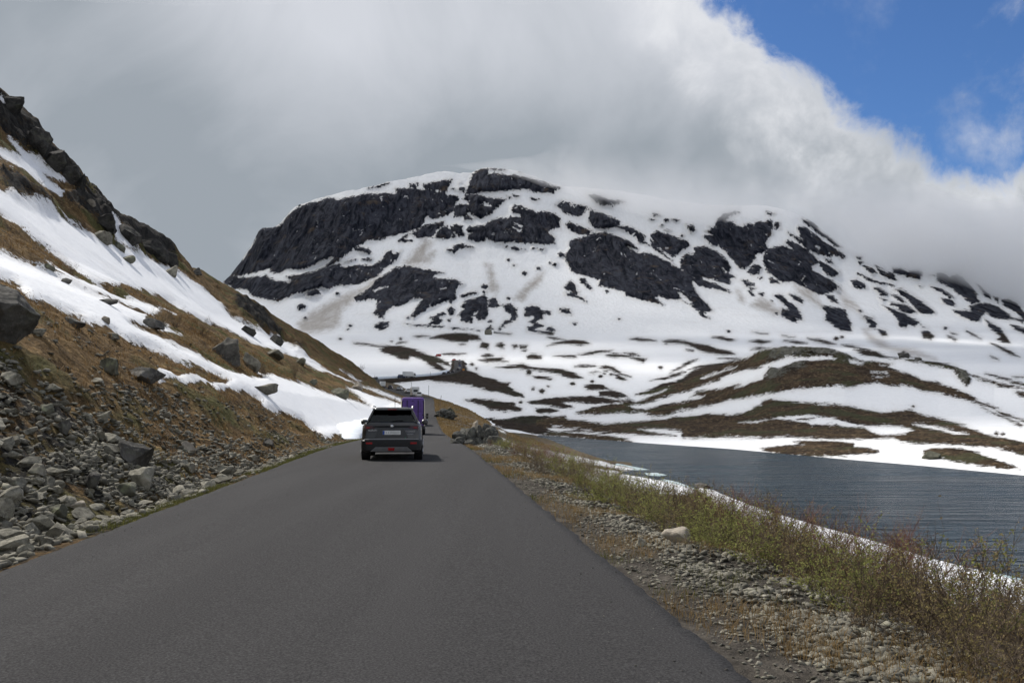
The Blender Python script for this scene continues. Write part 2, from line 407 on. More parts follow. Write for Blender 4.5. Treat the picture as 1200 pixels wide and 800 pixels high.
HEATH += T(640, 390, 5,
 [(220,315),(270,300),(330,305),(365,330),(300,335),(240,333)], [(310,340),(380,335),(440,350),(485,375),(420,385),(380,375),(315,365)],
 [(680,48),(720,40),(800,45),(880,65),(950,75),(1010,95),(1080,110),(1110,128),(1050,132),(960,120),(900,105),(860,80),(780,60),(700,62)], [(820,95),(870,100),(860,108)], [(975,22),(1020,20),(1110,42),(1080,50)], [(490,38),(530,30),(600,37),(650,47),(560,48)],
 [(725,235),(790,200),(830,165),(890,155),(860,172),(810,205),(760,225)], [(610,278),(700,255),(790,228),(825,228),(800,240),(700,268)], [(830,220),(900,195),(1000,180),(1100,172),(1120,180),(1000,195),(900,210)],
 [(1005,153),(1060,148),(1150,155),(1080,158)],
 [(520,357),(600,335),(680,300),(760,280),(820,250),(880,230),(960,205),(1030,195),(1110,175),(1140,160),(1200,145),(1200,205),(1100,225),(1010,262),(1020,275),(900,305),(840,340),(780,350),(680,375),(600,410),(490,420),(560,395),(640,355),(560,360)],
 [(175,470),(260,450),(330,425),(420,415),(470,400),(560,410),(490,430),(520,445),(580,450),(680,425),(800,405),(930,380),(1000,345),(1100,335),(1200,300),(1200,375),(1080,390),(960,420),(860,440),(760,460),(700,485),(600,480),(560,465),(430,465),(300,475),(200,478)],
 [(845,370),(880,345),(980,335),(960,350),(920,370)], [(1030,325),(1140,300),(1130,320),(1050,330)],
 [(0,495),(100,485),(130,505),(220,515),(330,530),(420,530),(560,515),(700,505),(740,490),(820,490),(940,475),(1000,480),(1090,485),(1200,460),(1200,610),(1050,605),(900,612),(800,605),(790,580),(700,565),(600,562),(540,568),(600,580),(700,595),(760,602),(500,600),(380,590),(260,580),(100,575),(20,570),(0,545)],
 [(0,575),(100,582),(230,600),(380,615),(480,630),(510,642),(440,638),(300,630),(150,612),(0,605)])
HEATH += T(800, 400, 5,
 [(0,210),(60,170),(150,140),(250,120),(340,110),(400,85),(450,60),(520,38),(600,32),(700,38),(830,40),(880,55),(960,75),(1020,110),(1060,125),(1100,150),(1130,190),(1150,240),(1050,255),(980,275),(920,260),(850,258),(780,270),(680,275),(580,290),(480,310),(400,318),(300,335),(200,355),(100,375),(0,398),(0,355),(100,335),(130,318),(50,320),(80,295),(150,285),(230,280),(330,250),(345,255),(300,275),(360,265),(400,240),(470,220),(480,195),(510,155),(560,160),(600,150),(650,125),(740,112),(830,110),(900,105),(870,85),(800,85),(700,90),(600,95),(500,125),(440,155),(360,165),(230,200),(220,215),(150,245),(60,270),(50,285),(0,300)],
 [(330,475),(300,440),(400,405),(415,385),(460,375),(470,350),(510,335),(570,345),(650,355),(740,360),(830,370),(920,375),(1000,385),(1080,405),(1200,425),(1200,485),(1050,480),(950,460),(870,440),(770,425),(700,430),(540,445),(490,460),(420,470)],
 [(0,440),(100,430),(170,425),(270,440),(330,440),(340,472),(420,470),(500,455),(560,452),(660,465),(720,475),(760,490),(860,485),(950,492),(1000,505),(1060,500),(1110,530),(1150,545),(1200,555),(1200,565),(1000,570),(800,565),(690,555),(600,550),(500,562),(300,555),(200,560),(0,565)],
 [(670,455),(720,445),(770,448),(720,460)],
 [(450,625),(520,618),(620,612),(710,605),(650,585),(720,575),(850,580),(940,590),(1000,600),(1000,620),(1080,628),(1150,640),(1130,655),(1060,660),(980,660),(960,672),(850,672),(720,672),(600,665),(520,655)])
HEATH += T(960, 410, 5,
 [(250,75),(330,70),(430,80),(400,95),(350,90),(450,120),(520,140),(600,175),(700,195),(800,230),(880,265),(950,310),(1010,330),(1080,365),(1150,395),(1200,410),(1300,450),(1300,470),(1200,425),(1120,395),(1050,370),(1010,345),(940,318),(880,298),(800,280),(700,255),(600,240),(550,220),(480,205),(470,215),(400,210),(340,190),(300,150),(280,120)],
 [(940,325),(1000,355),(1060,380),(1190,440),(1180,445),(1050,385),(980,350)],
 [(200,0),(330,10),(400,40),(520,55),(640,65),(760,85),(800,100),(860,130),(885,160),(880,190),(860,210),(820,175),(795,140),(790,120),(720,100),(650,85),(560,65),(450,50),(330,42),(250,25)],
 [(880,145),(960,165),(1060,195),(1200,220),(1300,240),(1200,228),(1050,208),(950,178)], [(970,140),(1050,155),(1200,200),(1200,205),(1080,175)], [(1130,160),(1200,158),(1200,165)], [(1140,240),(1200,250),(1300,270),(1200,275),(1170,262)],
 [(0,320),(80,318),(170,330),(270,350),(370,368),(450,360),(530,355),(620,385),(720,410),(850,445),(920,470),(1000,500),(1100,515),(1200,540),(1320,570),(1320,650),(1200,620),(1100,590),(1000,575),(880,560),(760,550),(600,545),(480,535),(430,515),(340,515),(200,515),(0,513),(0,440),(100,432),(160,450),(240,450),(310,485),(340,495),(400,500),(500,490),(555,468),(490,445),(400,435),(260,435),(150,410),(0,385)],
 [(610,590),(660,575),(760,572),(860,585),(940,610),(1030,645),(1100,670),(1180,697),(1080,695),(950,680),(880,670),(800,658),(720,640),(640,635),(615,625)],
 (551,333,6), (1040,485,9), (1075,490,9))
HEATH += T(780, 330, 5, [(270,325),(330,320),(410,340),(370,350)], [(490,350),(540,338),(620,350),(560,365)], [(690,345),(750,343),(830,360),(770,362)], [(830,332),(900,335),(1000,365),(960,368),(880,350)], [(500,395),(550,383),(600,390),(540,398)], [(510,295),(600,305),(560,306)], [(680,315),(760,325),(720,326)], [(1030,370),(1100,375),(1200,405),(1200,412),(1100,390)], (370,290,10), (650,185,12), (1000,335,14), (1033,325,10))
HEATH_HOLES = T(350, 300, 5, [(650,590),(700,600),(660,615)], [(815,628),(850,633),(915,660),(912,682),(860,662)])
HEATH_HOLES += T(640, 390, 5, [(640,360),(720,315),(700,330),(650,355)], [(910,262),(980,235),(1120,190),(1120,195),(1000,240)],
 [(500,430),(640,395),(740,360),(860,330),(850,365),(930,370),(870,385),(760,405),(650,425),(580,445),(520,440)], [(20,555),(260,565),(200,570),(20,570)], [(30,540),(90,545),(40,552)], [(540,566),(600,562),(700,565),(780,578),(790,600),(700,596),(600,580)])
HEATH_HOLES += T(800, 400, 5, [(975,115),(1060,130),(1050,140),(985,130)], [(105,210),(200,180),(320,138),(310,150),(200,190),(120,220)], [(1100,178),(1200,185),(1200,195),(1110,185)], [(1100,195),(1165,210),(1120,210)], [(330,472),(420,468),(500,452),(490,460),(420,472)], [(550,555),(620,552),(685,557),(640,565)])
HEATH_HOLES += T(960, 410, 5, [(295,125),(400,140),(410,150),(300,135)], [(300,148),(370,160),(340,165)], [(550,435),(620,432),(720,455),(880,493),(800,490),(700,470),(620,455)])
GREYROCK = T(800, 400, 5, [(500,110),(530,45),(600,33),(850,40),(900,60),(960,78),(1060,128),(1040,125),(960,105),(880,80),(700,85),(560,95)], [(480,200),(510,155),(560,160),(600,150),(680,120),(740,112),(700,140),(650,170),(540,200),(490,215)])
GREYROCK += T(960, 410, 5, [(790,105),(860,125),(888,165),(860,212),(800,150)])
DIRT = T(350, 300, 5, [(320,235),(420,190),(470,110),(380,180),(250,235),(150,290),(60,340),(0,400),(0,450),(60,450),(130,445),(200,430),(235,395),(250,320),(300,285)],
 [(620,40),(680,0),(800,-30),(760,40),(700,50),(650,55)], [(1095,60),(1130,80),(1160,180),(1150,220),(1110,210),(1120,150)])
DIRT += T(250, 190, 5, [(1130,600),(1160,540),(1230,460),(1290,470),(1260,520),(1200,600)])
DIRT += T(560, 300, 5, [(210,250),(280,180),(390,90),(370,150),(320,190),(260,260)], [(45,50),(80,60),(120,180),(110,225),(70,210),(85,150)])
DIRT += T(820, 220, 5, [(215,600),(240,610),(260,670),(240,660)], [(560,580),(650,600),(720,700),(600,640)], [(820,590),(920,690),(960,760),(900,700)], [(360,640),(500,740),(420,740),(300,690)])
DIRT += T(960, 270, 5, [(260,580),(320,620),(420,680),(560,700),(680,750),(500,725),(360,690),(290,640)], [(90,340),(200,420),(240,480),(150,440)])

HILL_SNOW = T(0, 90, 5, [(35,368),(90,405),(140,450),(210,500),(280,555),(420,645),(370,635),(320,615),(250,580),(290,620),(385,688),(360,722),(300,690),(230,640),(150,580),(90,545),(30,500),(-300,330),(-300,250),(0,430),(60,462),(100,470),(125,488),(90,440)],
 [(-60,60),(0,105),(30,130),(65,165),(78,195),(50,175),(0,135),(-60,100)], [(40,535),(85,565),(70,580)])
HILL_SNOW += T(0, 220, 5, [(-400,-150),(0,30),(60,55),(150,100),(240,140),(320,175),(345,165),(420,215),(500,260),(600,300),(680,330),(760,365),(830,390),(880,410),(920,435),(1000,475),(1060,510),(1110,540),(1200,590),(1200,770),(1130,755),(1060,720),(1000,670),(900,630),(800,605),(690,590),(600,560),(520,530),(450,480),(350,410),(260,340),(180,285),(120,240),(40,185),(0,150),(-400,-60)],
 [(645,222),(690,240),(715,280),(770,330),(820,380),(740,350),(690,325),(670,300)], [(345,140),(430,200),(500,245),(440,225)],
 [(200,425),(270,440),(330,475),(420,505),(500,545),(600,580),(700,630),(800,665),(900,710),(1000,755),(1040,775),(960,765),(830,735),(760,700),(680,670),(600,640),(500,600),(430,570),(380,530),(320,505),(270,480)], [(870,352),(905,375),(880,365)])
HILL_SNOW += T(200, 280, 4.444, [(0,150),(100,210),(200,280),(260,325),(320,400),(380,440),(450,480),(500,500),(580,520),(640,570),(700,610),(760,650),(800,685),(900,725),(1000,765),(1120,800),(1200,830),(1200,850),(1090,810),(950,750),(880,735),(780,700),(700,660),(660,635),(590,610),(520,580),(450,560),(380,525),(300,490),(230,455),(150,420),(40,370),(0,325)], [(880,680),(940,710),(1000,745),(960,735)])
HILL_SNOW += T(0, 340, 5, [(-400,-340),(0,-188),(200,-105),(400,-20),(600,65),(700,100),(840,160),(870,200),(960,235),(1075,288),(1000,272),(900,240),(760,200),(850,245),(950,292),(1050,345),(1200,412),(1200,472),(1080,428),(1000,388),(930,348),(830,312),(740,288),(680,252),(600,228),(520,200),(470,160),(400,132),(300,95),(160,60),(140,20),(110,-20),(80,-40),(0,-60),(-400,-200)], [(940,195),(975,205),(1000,230),(960,220)])
HILL_SNOW += T(180, 380, 4.444, [(0,70),(100,120),(200,165),(300,210),(400,250),(470,270),(560,285),(570,275),(515,230),(600,260),(700,295),(800,320),(900,360),(1000,385),(1080,410),(1130,425),(1060,370),(1000,330),(1060,340),(1130,365),(1300,420),(1330,440),(1250,490),(1180,515),(1080,545),(1000,580),(900,598),(870,580),(820,550),(770,500),(740,495),(680,470),(620,455),(565,440),(555,400),(500,375),(420,360),(330,335),(230,320),(130,305),(20,295),(15,260),(40,240),(130,265),(230,290),(330,310),(370,320),(400,305),(350,275),(250,235),(150,190),(50,140),(0,125)])
HILL_ROCK = T(0, 90, 5, [(-300,-100),(0,80),(30,110),(85,165),(150,210),(190,280),(270,340),(280,410),(330,460),(380,515),(460,545),(465,610),(490,650),(520,690),(440,660),(390,620),(330,570),(240,510),(150,440),(90,400),(40,350),(0,330),(-300,150)], [(0,560),(80,620),(180,700),(250,790),(100,690),(0,640)])
HILL_ROCK += T(0, 220, 5, [(370,60),(480,40),(600,100),(660,150),(760,205),(860,235),(950,280),(1015,320),(1030,410),(950,400),(850,380),(760,320),(700,250),(660,290),(600,230),(520,170),(440,110)], [(0,-10),(130,30),(320,130),(310,170),(200,120),(60,50)])
HILL_ROCK += T(200, 280, 4.444, [(330,300),(400,330),(480,370),(520,420),(580,490),(560,510),(470,470),(400,420),(340,370)], [(620,540),(680,560),(700,600),(660,580)])
RUBBLE = [[(-400,700),(-400,330),(0,405),(35,430),(80,465),(140,500),(180,530),(205,565),(300,545),(423,508),(430,512),(200,612),(0,690)]]
MIXED = [[(0,430),(80,455),(170,450),(250,470),(300,470),(350,500),(390,515),(200,580),(100,520)]]
BANK_SNOW = T(490, 460, 5.714, [(340,335),(420,335),(480,345),(550,340),(500,315),(490,292),(570,310),(660,345),(780,375),(900,400),(1050,430),(1200,455),(1380,495),(1500,520),(1390,520),(1200,490),(1130,480),(1160,505),(1330,525),(1500,560),(1720,610),(1850,650),(1820,690),(1600,680),(1400,650),(1200,620),(1000,540),(800,470),(600,420),(450,385)],
 [(490,208),(540,212),(585,222),(560,230),(500,228)], [(540,250),(580,262),(585,272),(550,262)])
BANK_SNOW += [[(800,560),(850,575),(930,590),(1000,625),(1080,652),(1178,677),(1300,715),(1300,790),(1200,740),(1100,705),(1000,668),(940,640),(850,600)]]
# ------------------------------------------------------------------ mesh helpers
def tag(o, label=None, cat=None, group=None, kind=None):
    if label: o["label"] = label
    if cat: o["category"] = cat
    if group: o["group"] = group
    if kind: o["kind"] = kind
    return o
def link_mesh(name, verts, faces, mat=None, parent=None, smooth=False, attrs=None):
    me = bpy.data.meshes.new(name)
    V = np.asarray(verts, np.float32)
    if isinstance(faces, np.ndarray):
        k = faces.shape[1]
        me.vertices.add(len(V))
        me.vertices.foreach_set("co", V.ravel())
        me.loops.add(faces.size)
        me.loops.foreach_set("vertex_index", faces.astype(np.int32).ravel())
        me.polygons.add(len(faces))
        me.polygons.foreach_set("loop_start", np.arange(0, faces.size, k, dtype=np.int32))
        me.update(calc_edges=True)
        me.validate()
    else:
        me.from_pydata([tuple(map(float, v)) for v in V], [], faces)
        me.update()
    if smooth:
        me.polygons.foreach_set("use_smooth", np.ones(len(me.polygons), bool))
    if attrs:
        for k2, a in attrs.items():
            at_ = me.attributes.new(k2, 'FLOAT', 'POINT')
            at_.data.foreach_set("value", np.asarray(a, np.float32))
    if mat: me.materials.append(mat)
    o = bpy.data.objects.new(name, me)
    COL.objects.link(o)
    if parent: o.parent = parent
    return o
def grid_faces(nr, nc):
    i, j = np.meshgrid(np.arange(nr - 1), np.arange(nc - 1), indexing='ij')
    a = (i * nc + j).ravel()
    return np.stack([a, a + 1, a + nc + 1, a + nc], 1)
def smooth01(x, a, b):
    t = np.clip((x - a) / (b - a), 0, 1)
    return t * t * (3 - 2 * t)
def mat_new(name):
    m = bpy.data.materials.new(name)
    m.use_nodes = True
    return m, NT(m.node_tree)
def simple(name, color, rough=0.6, metallic=0.0, bump=None, **kw):
    m, t = mat_new(name)
    co = t.coords('Object')
    n = t.noise(co, 6.0, 3)
    c = t.mix(t.ramp(n, 0.3, 0.7), tuple(x * 0.88 for x in color), tuple(min(1, x * 1.1) for x in color))
    nm = t.bump(t.noise(co, bump[0], 4), bump[1], bump[2]) if bump else None
    t.principled(c, rough, nm, Metallic=metallic, **kw)
    return m


# ------------------------------------------------------------------ ground materials
def ground_material(name, s, snow_amp, heath_colors, rock_colors, fine, snow_tone=(0.86, 0.87, 0.885), soft=0.8, bump=1.0, rock_bump=1.0, flecks=(0.9, 0.0)):
    """s: metres per pixel-ish size of features; attributes snow, rock, dirt drive where each cover lies"""
    m, t = mat_new(name)
    co = t.coords('Object')
    ce = t.coords('Object', (1, 0.30, 0.60)) if s > 1 else co
    n1 = t.noise(ce, 0.06 / s, 6, 0.62)
    n2 = t.noise(ce, 0.32 / s, 5, 0.6)
    n3 = t.noise(co, fine, 5, 0.65)
    cs0 = t.coords('Object', (1, 0.3, 0.3)) if s > 1 else co
    n4 = t.noise(cs0, 0.9 / s, 5, 0.7)
    edge = t.math('ADD', t.math('MULTIPLY', t.math('SUBTRACT', n1, 0.5), snow_amp * 1.7),
                  t.math('ADD', t.math('MULTIPLY', t.math('SUBTRACT', n2, 0.5), snow_amp * 1.9),
                         t.math('MULTIPLY', t.math('SUBTRACT', n4, 0.5), snow_amp * 1.3)))
    sn_at = t.attr('snow')
    f_snow = t.ramp(t.math('ADD', sn_at, edge), -soft * 0.5, soft * 0.5)
    # thin snow caught on ledges inside the rock, stones poking out of the snow near it
    fl = t.noise(t.coords('Object', (1, 0.25, 0.6)) if s > 1 else co, 0.085 / s, 9, 0.66, 1.2)
    f_snow = t.math('MAXIMUM', f_snow, t.math('MULTIPLY', t.ramp(fl, flecks[0], flecks[0] + 0.03), t.ramp(sn_at, -13.0, -2.0, flecks[1], 1.0)))
    pk = t.noise(co, 0.8 / s, 3, 0.6)
    f_snow = t.math('MULTIPLY', f_snow, t.math('SUBTRACT', 1.0, t.math('MULTIPLY', t.ramp(pk, 0.66, 0.69), t.ramp(sn_at, 2.0, 12.0, 1.0, 0.0))))
    f_rock = t.ramp(t.math('ADD', t.attr('rock'), t.math('MULTIPLY', edge, 2.2)), -2.0, 2.0)
    f_dirt = t.ramp(t.math('ADD', t.attr('dirt'), t.math('MULTIPLY', edge, 1.2)), -6.0, 5.0)
    # heath
    h = t.mix(t.ramp(n1, 0.32, 0.68), heath_colors[0], heath_colors[1])
    h = t.mix(t.ramp(n2, 0.50, 0.72), h, heath_colors[2])
    h = t.mix(t.ramp(t.noise(co, 0.021 / s, 4, 0.6), 0.50, 0.62), h, heath_colors[3])
    h = t.mix(t.ramp(n3, 0.25, 0.8), t.mix(1.0, h, (0.55, 0.55, 0.55), 'MULTIPLY'), t.mix(1.0, h, (1.5, 1.45, 1.4), 'MULTIPLY'))
    # rock: streaked down the fall line
    cs = t.coords('Object', (1, 1, 0.22))
    cs2 = t.coords('Object', (1, 0.25, 0.22)) if s > 1 else cs
    r1 = t.noise(cs2, 0.13 / s, 8, 0.74, 0.9)
    r2 = t.noise(co, 0.05 / s, 6, 0.6)
    r = t.mix(t.ramp(r1, 0.36, 0.64), rock_colors[0], rock_colors[1])
    r = t.mix(t.ramp(r2, 0.56, 0.72), r, rock_colors[2])
    r = t.mix(t.ramp(n3, 0.3, 0.75), t.mix(1.0, r, (0.6, 0.6, 0.62), 'MULTIPLY'), r)
    g = t.mix(f_rock, h, r)
    # snow with faint old-snow tint and debris
    sn = t.mix(t.ramp(n2, 0.3, 0.75), tuple(c * 0.93 for c in snow_tone), snow_tone)
    sn = t.mix(t.math('MULTIPLY', t.ramp(t.noise(co, 0.03 / s, 5, 0.65), 0.5, 0.8), 0.22), sn, (0.60, 0.57, 0.54))
    sn = t.mix(t.math('MULTIPLY', f_dirt, t.ramp(t.noise(cs2, 0.10 / s, 6, 0.7, 0.5), 0.2, 0.6, 0.3, 0.9)), sn, (0.36, 0.325, 0.29))
    sn = t.mix(t.math('MULTIPLY', t.ramp(sn_at, 0.0, 6.0, 0.45, 0.0), t.ramp(n2, 0.35, 0.65)), sn, (0.46, 0.42, 0.37))
    col = t.mix(f_snow, g, sn)
    gh = t.math('ADD', t.math('MULTIPLY', n3, 0.5), n2)
    rh = t.math('ADD', t.math('MULTIPLY', r1, 1.6), t.math('MULTIPLY', n2, 0.6))
    hmix = t.math('ADD', t.math('MULTIPLY', gh, t.math('SUBTRACT', 1.0, f_rock)), t.math('MULTIPLY', rh, f_rock))
    height = t.math('ADD', t.math('MULTIPLY', hmix, t.math('SUBTRACT', 1.0, f_snow)),
                    t.math('MULTIPLY', t.math('ADD', 1.2, t.math('ADD', t.math('MULTIPLY', n2, 0.22), t.math('MULTIPLY', n3, 0.12))), f_snow))
    nm = t.bump(height, 0.75 * bump, 3.0 * s * rock_bump)
    rough = t.math('ADD', 0.92, t.math('MULTIPLY', f_snow, -0.3))
    t.principled(col, rough, nm, **{'Specular IOR Level': 0.06})
    return m

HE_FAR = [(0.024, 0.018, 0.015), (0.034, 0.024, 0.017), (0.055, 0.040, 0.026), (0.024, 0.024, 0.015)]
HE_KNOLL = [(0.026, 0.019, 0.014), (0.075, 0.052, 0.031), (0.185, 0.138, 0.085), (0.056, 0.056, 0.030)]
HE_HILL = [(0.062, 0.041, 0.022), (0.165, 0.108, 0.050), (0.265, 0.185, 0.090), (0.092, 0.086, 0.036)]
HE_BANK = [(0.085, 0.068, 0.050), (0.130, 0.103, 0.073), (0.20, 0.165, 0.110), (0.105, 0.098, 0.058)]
RK_MTN = [(0.005, 0.0075, 0.016), (0.080, 0.085, 0.108), (0.105, 0.082, 0.066)]  # dark and grey rock tones shifted to blue for distance haze
RK_HILL = [(0.018, 0.017, 0.016), (0.062, 0.059, 0.053), (0.060, 0.044, 0.027)]
RK_GREY = [(0.12, 0.12, 0.10), (0.24, 0.235, 0.20), (0.15, 0.14, 0.09)]
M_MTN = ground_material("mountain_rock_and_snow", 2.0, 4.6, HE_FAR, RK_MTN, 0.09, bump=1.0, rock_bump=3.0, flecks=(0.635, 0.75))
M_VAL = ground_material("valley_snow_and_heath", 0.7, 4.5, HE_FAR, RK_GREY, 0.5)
M_KNO = ground_material("knoll_snow_and_heath", 0.35, 6.0, HE_KNOLL, RK_GREY, 0.9, bump=1.2)
M_HIL = ground_material("hillside_snow_and_heath", 0.11, 4.0, HE_HILL, RK_HILL, 5.0, bump=1.0)
M_BNK = ground_material("bank_grass_and_snow", 0.09, 4.0, HE_BANK, [(0.075, 0.066, 0.055), (0.145, 0.128, 0.107), (0.19, 0.165, 0.132)], 9.0)

def far_masks(P2, which):
    """signed distance of snow (positive inside) for the distant land"""
    if which == 'mountain':
        g = np.minimum(sd_union(P2, ROCK), -sd_union(P2, ROCK_HOLES))
        h = sd_union(P2, HEATH)
        g = np.maximum(g, np.where(P2[:, 1] > 385, h, -14))
    else:
        r = np.minimum(sd_union(P2, ROCK), -sd_union(P2, ROCK_HOLES))
        g = np.minimum(sd_union(P2, HEATH), -sd_union(P2, HEATH_HOLES))
        if which == 'valley':
            g = np.maximum(g, r)
    return g

# ------------------------------------------------------------------ the valley floor height with distance
VD = np.array([40, 150, 250, 290, 335, 400, 495, 530, 580, 700, 950, 1350, 1500])
VZ = np.array([zpy(p, d) for p, d in zip([0, 0, 0, 500, 481, 461, 442, 438, 433.5, 424.5, 406, 390, 385], VD)])
VZ[:3] = [-9.0, -8.5, -7.2]
def valley_z(y):
    return np.interp(y, VD, VZ)
LAKE_Z = -6.0

# ------------------------------------------------------------------ the mountain
RIDGE_PX = [150,180,220,262,270,283,293,303,308,322,330,338,345,353,365,382,400,420,440,455,480,500,520,540,552,558,570,590,610,640,660,690,720,760,800,830,850,870,890,905,925,940,955,965,985,1005,1025,1040,1060,1080,1100,1120,1140,1160,1180,1200,1260,1330]
RIDGE_PY = [420,400,370,330,322,305,290,271,267,266,260,249,243,239,235,230,225,222,217,213,209,204,201,203,203,199,196,197.5,201,212,218,220,223,229,236,240,240,241,240,242,247,253,262,271,286,294,301,308,311,314,314,317,326,335,343,350,372,400]
def build_mountain():
    cols = np.arange(150, 1332, 1.5)
    nr = 190
    rpy = np.interp(cols, RIDGE_PX, RIDGE_PY)
    # smooth the ridge a little and roughen it again at metre scale
    jit = fbm(np.stack([cols * 0.16, cols * 0, cols * 0], 1), 4, 3)
    rD = np.interp(cols, [150, 262, 400, 560, 700, 900, 1100, 1330], [2050, 2120, 2250, 2500, 2550, 2400, 2150, 1900])
    fD = np.full(len(cols), 1350.0)
    fpy = np.full(len(cols), 390.0)
    v = np.linspace(0, 1, nr)
    PY = fpy[None, :] + (rpy - fpy)[None, :] * v[:, None] + jit[None, :] * 1.1 * (v ** 24)[:, None]
    # depth profile: gentle apron first, then steepening, easing off again near the crest
    g = np.interp(v, [0, 0.03, 0.08, 0.2, 0.45, 0.7, 0.9, 1.0], [0, 0.07, 0.16, 0.33, 0.61, 0.80, 0.92, 1.0])
    D = fD[None, :] + (rD - fD)[None, :] * g[:, None]
    PX = np.repeat(cols[None, :], nr, 0)
    P2 = np.stack([PX.ravel(), PY.ravel()], 1)
    rock = far_masks(P2, 'mountain')
    rm = smooth01(rock, -4, 5)
    Df = D.ravel()
    rx, rz = ray(P2[:, 0], P2[:, 1])
    B = np.stack([rx * Df, Df, EYE + rz * Df], 1)
    crag = ridged(B * np.array([1, 0.12, 0.30]) / 42, 5, 11)
    gull = fbm(B * np.array([1, 0.1, 0.18]) / 150, 4, 21)
    soft = fbm(B / 220, 4, 31)
    fade = np.interp(v, [0, 0.06, 1], [0, 1, 1])
    fade = np.repeat(fade[:, None], len(cols), 1).ravel()
    # crags stand out of the snow towards the valley; snow lies in hollows
    dd = (-rm * (12 + 26 * crag) + gull * (14 + 60 * rm) + soft * 16) * fade
    Df = Df + dd
    V = np.stack([rx * Df, Df, EYE + rz * Df], 1)
    # back slope behind the crest
    nc = len(cols)
    top = V[-nc:]
    back = [top + np.array([0, d, -h]) for d, h in ((120, 25), (500, 190), (1500, 700))]
    V = np.vstack([V] + back)
    n_b = 3 * nc
    pad = lambda a, val: np.concatenate([a, np.full(n_b, val)])
    dirt = sd_union(P2, DIRT)
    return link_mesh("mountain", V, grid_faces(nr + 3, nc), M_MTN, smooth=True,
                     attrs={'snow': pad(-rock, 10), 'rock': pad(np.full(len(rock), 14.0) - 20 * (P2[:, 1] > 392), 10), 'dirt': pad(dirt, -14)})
mountain = tag(build_mountain(), kind='structure')

def build_valley():
    ys = np.concatenate([np.linspace(150, 290, 12)[:-1], np.geomspace(290, 1350.5, 210)])
    us = np.arange(-0.62, 0.86, 0.00155)
    Y = np.repeat(ys[:, None], len(us), 1)
    X = us[None, :] * Y
    V = np.stack([X.ravel(), Y.ravel(), valley_z(Y.ravel())], 1)
    P2 = project(V)
    g = far_masks(P2, 'valley')
    bumps = fbm(V * np.array([1, 1, 0]) / 45, 4, 5)
    rough = fbm(V * np.array([1, 1, 0]) / 5, 4, 8)
    V[:, 2] += bumps * np.interp(V[:, 1], [290, 700, 1200, 1350], [0.25, 1.2, 1.6, 0.0]) + smooth01(g, -2, 4) * (0.25 + 0.7 * rough) * np.interp(V[:, 1], [290, 900, 1200, 1345], [0.6, 2.0, 2.0, 0.0])
    dirt = np.maximum(sd_union(P2, DIRT), -14)
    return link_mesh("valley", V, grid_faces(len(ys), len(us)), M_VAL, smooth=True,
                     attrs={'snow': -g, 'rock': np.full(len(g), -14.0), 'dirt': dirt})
valley = tag(build_valley(), kind='structure')

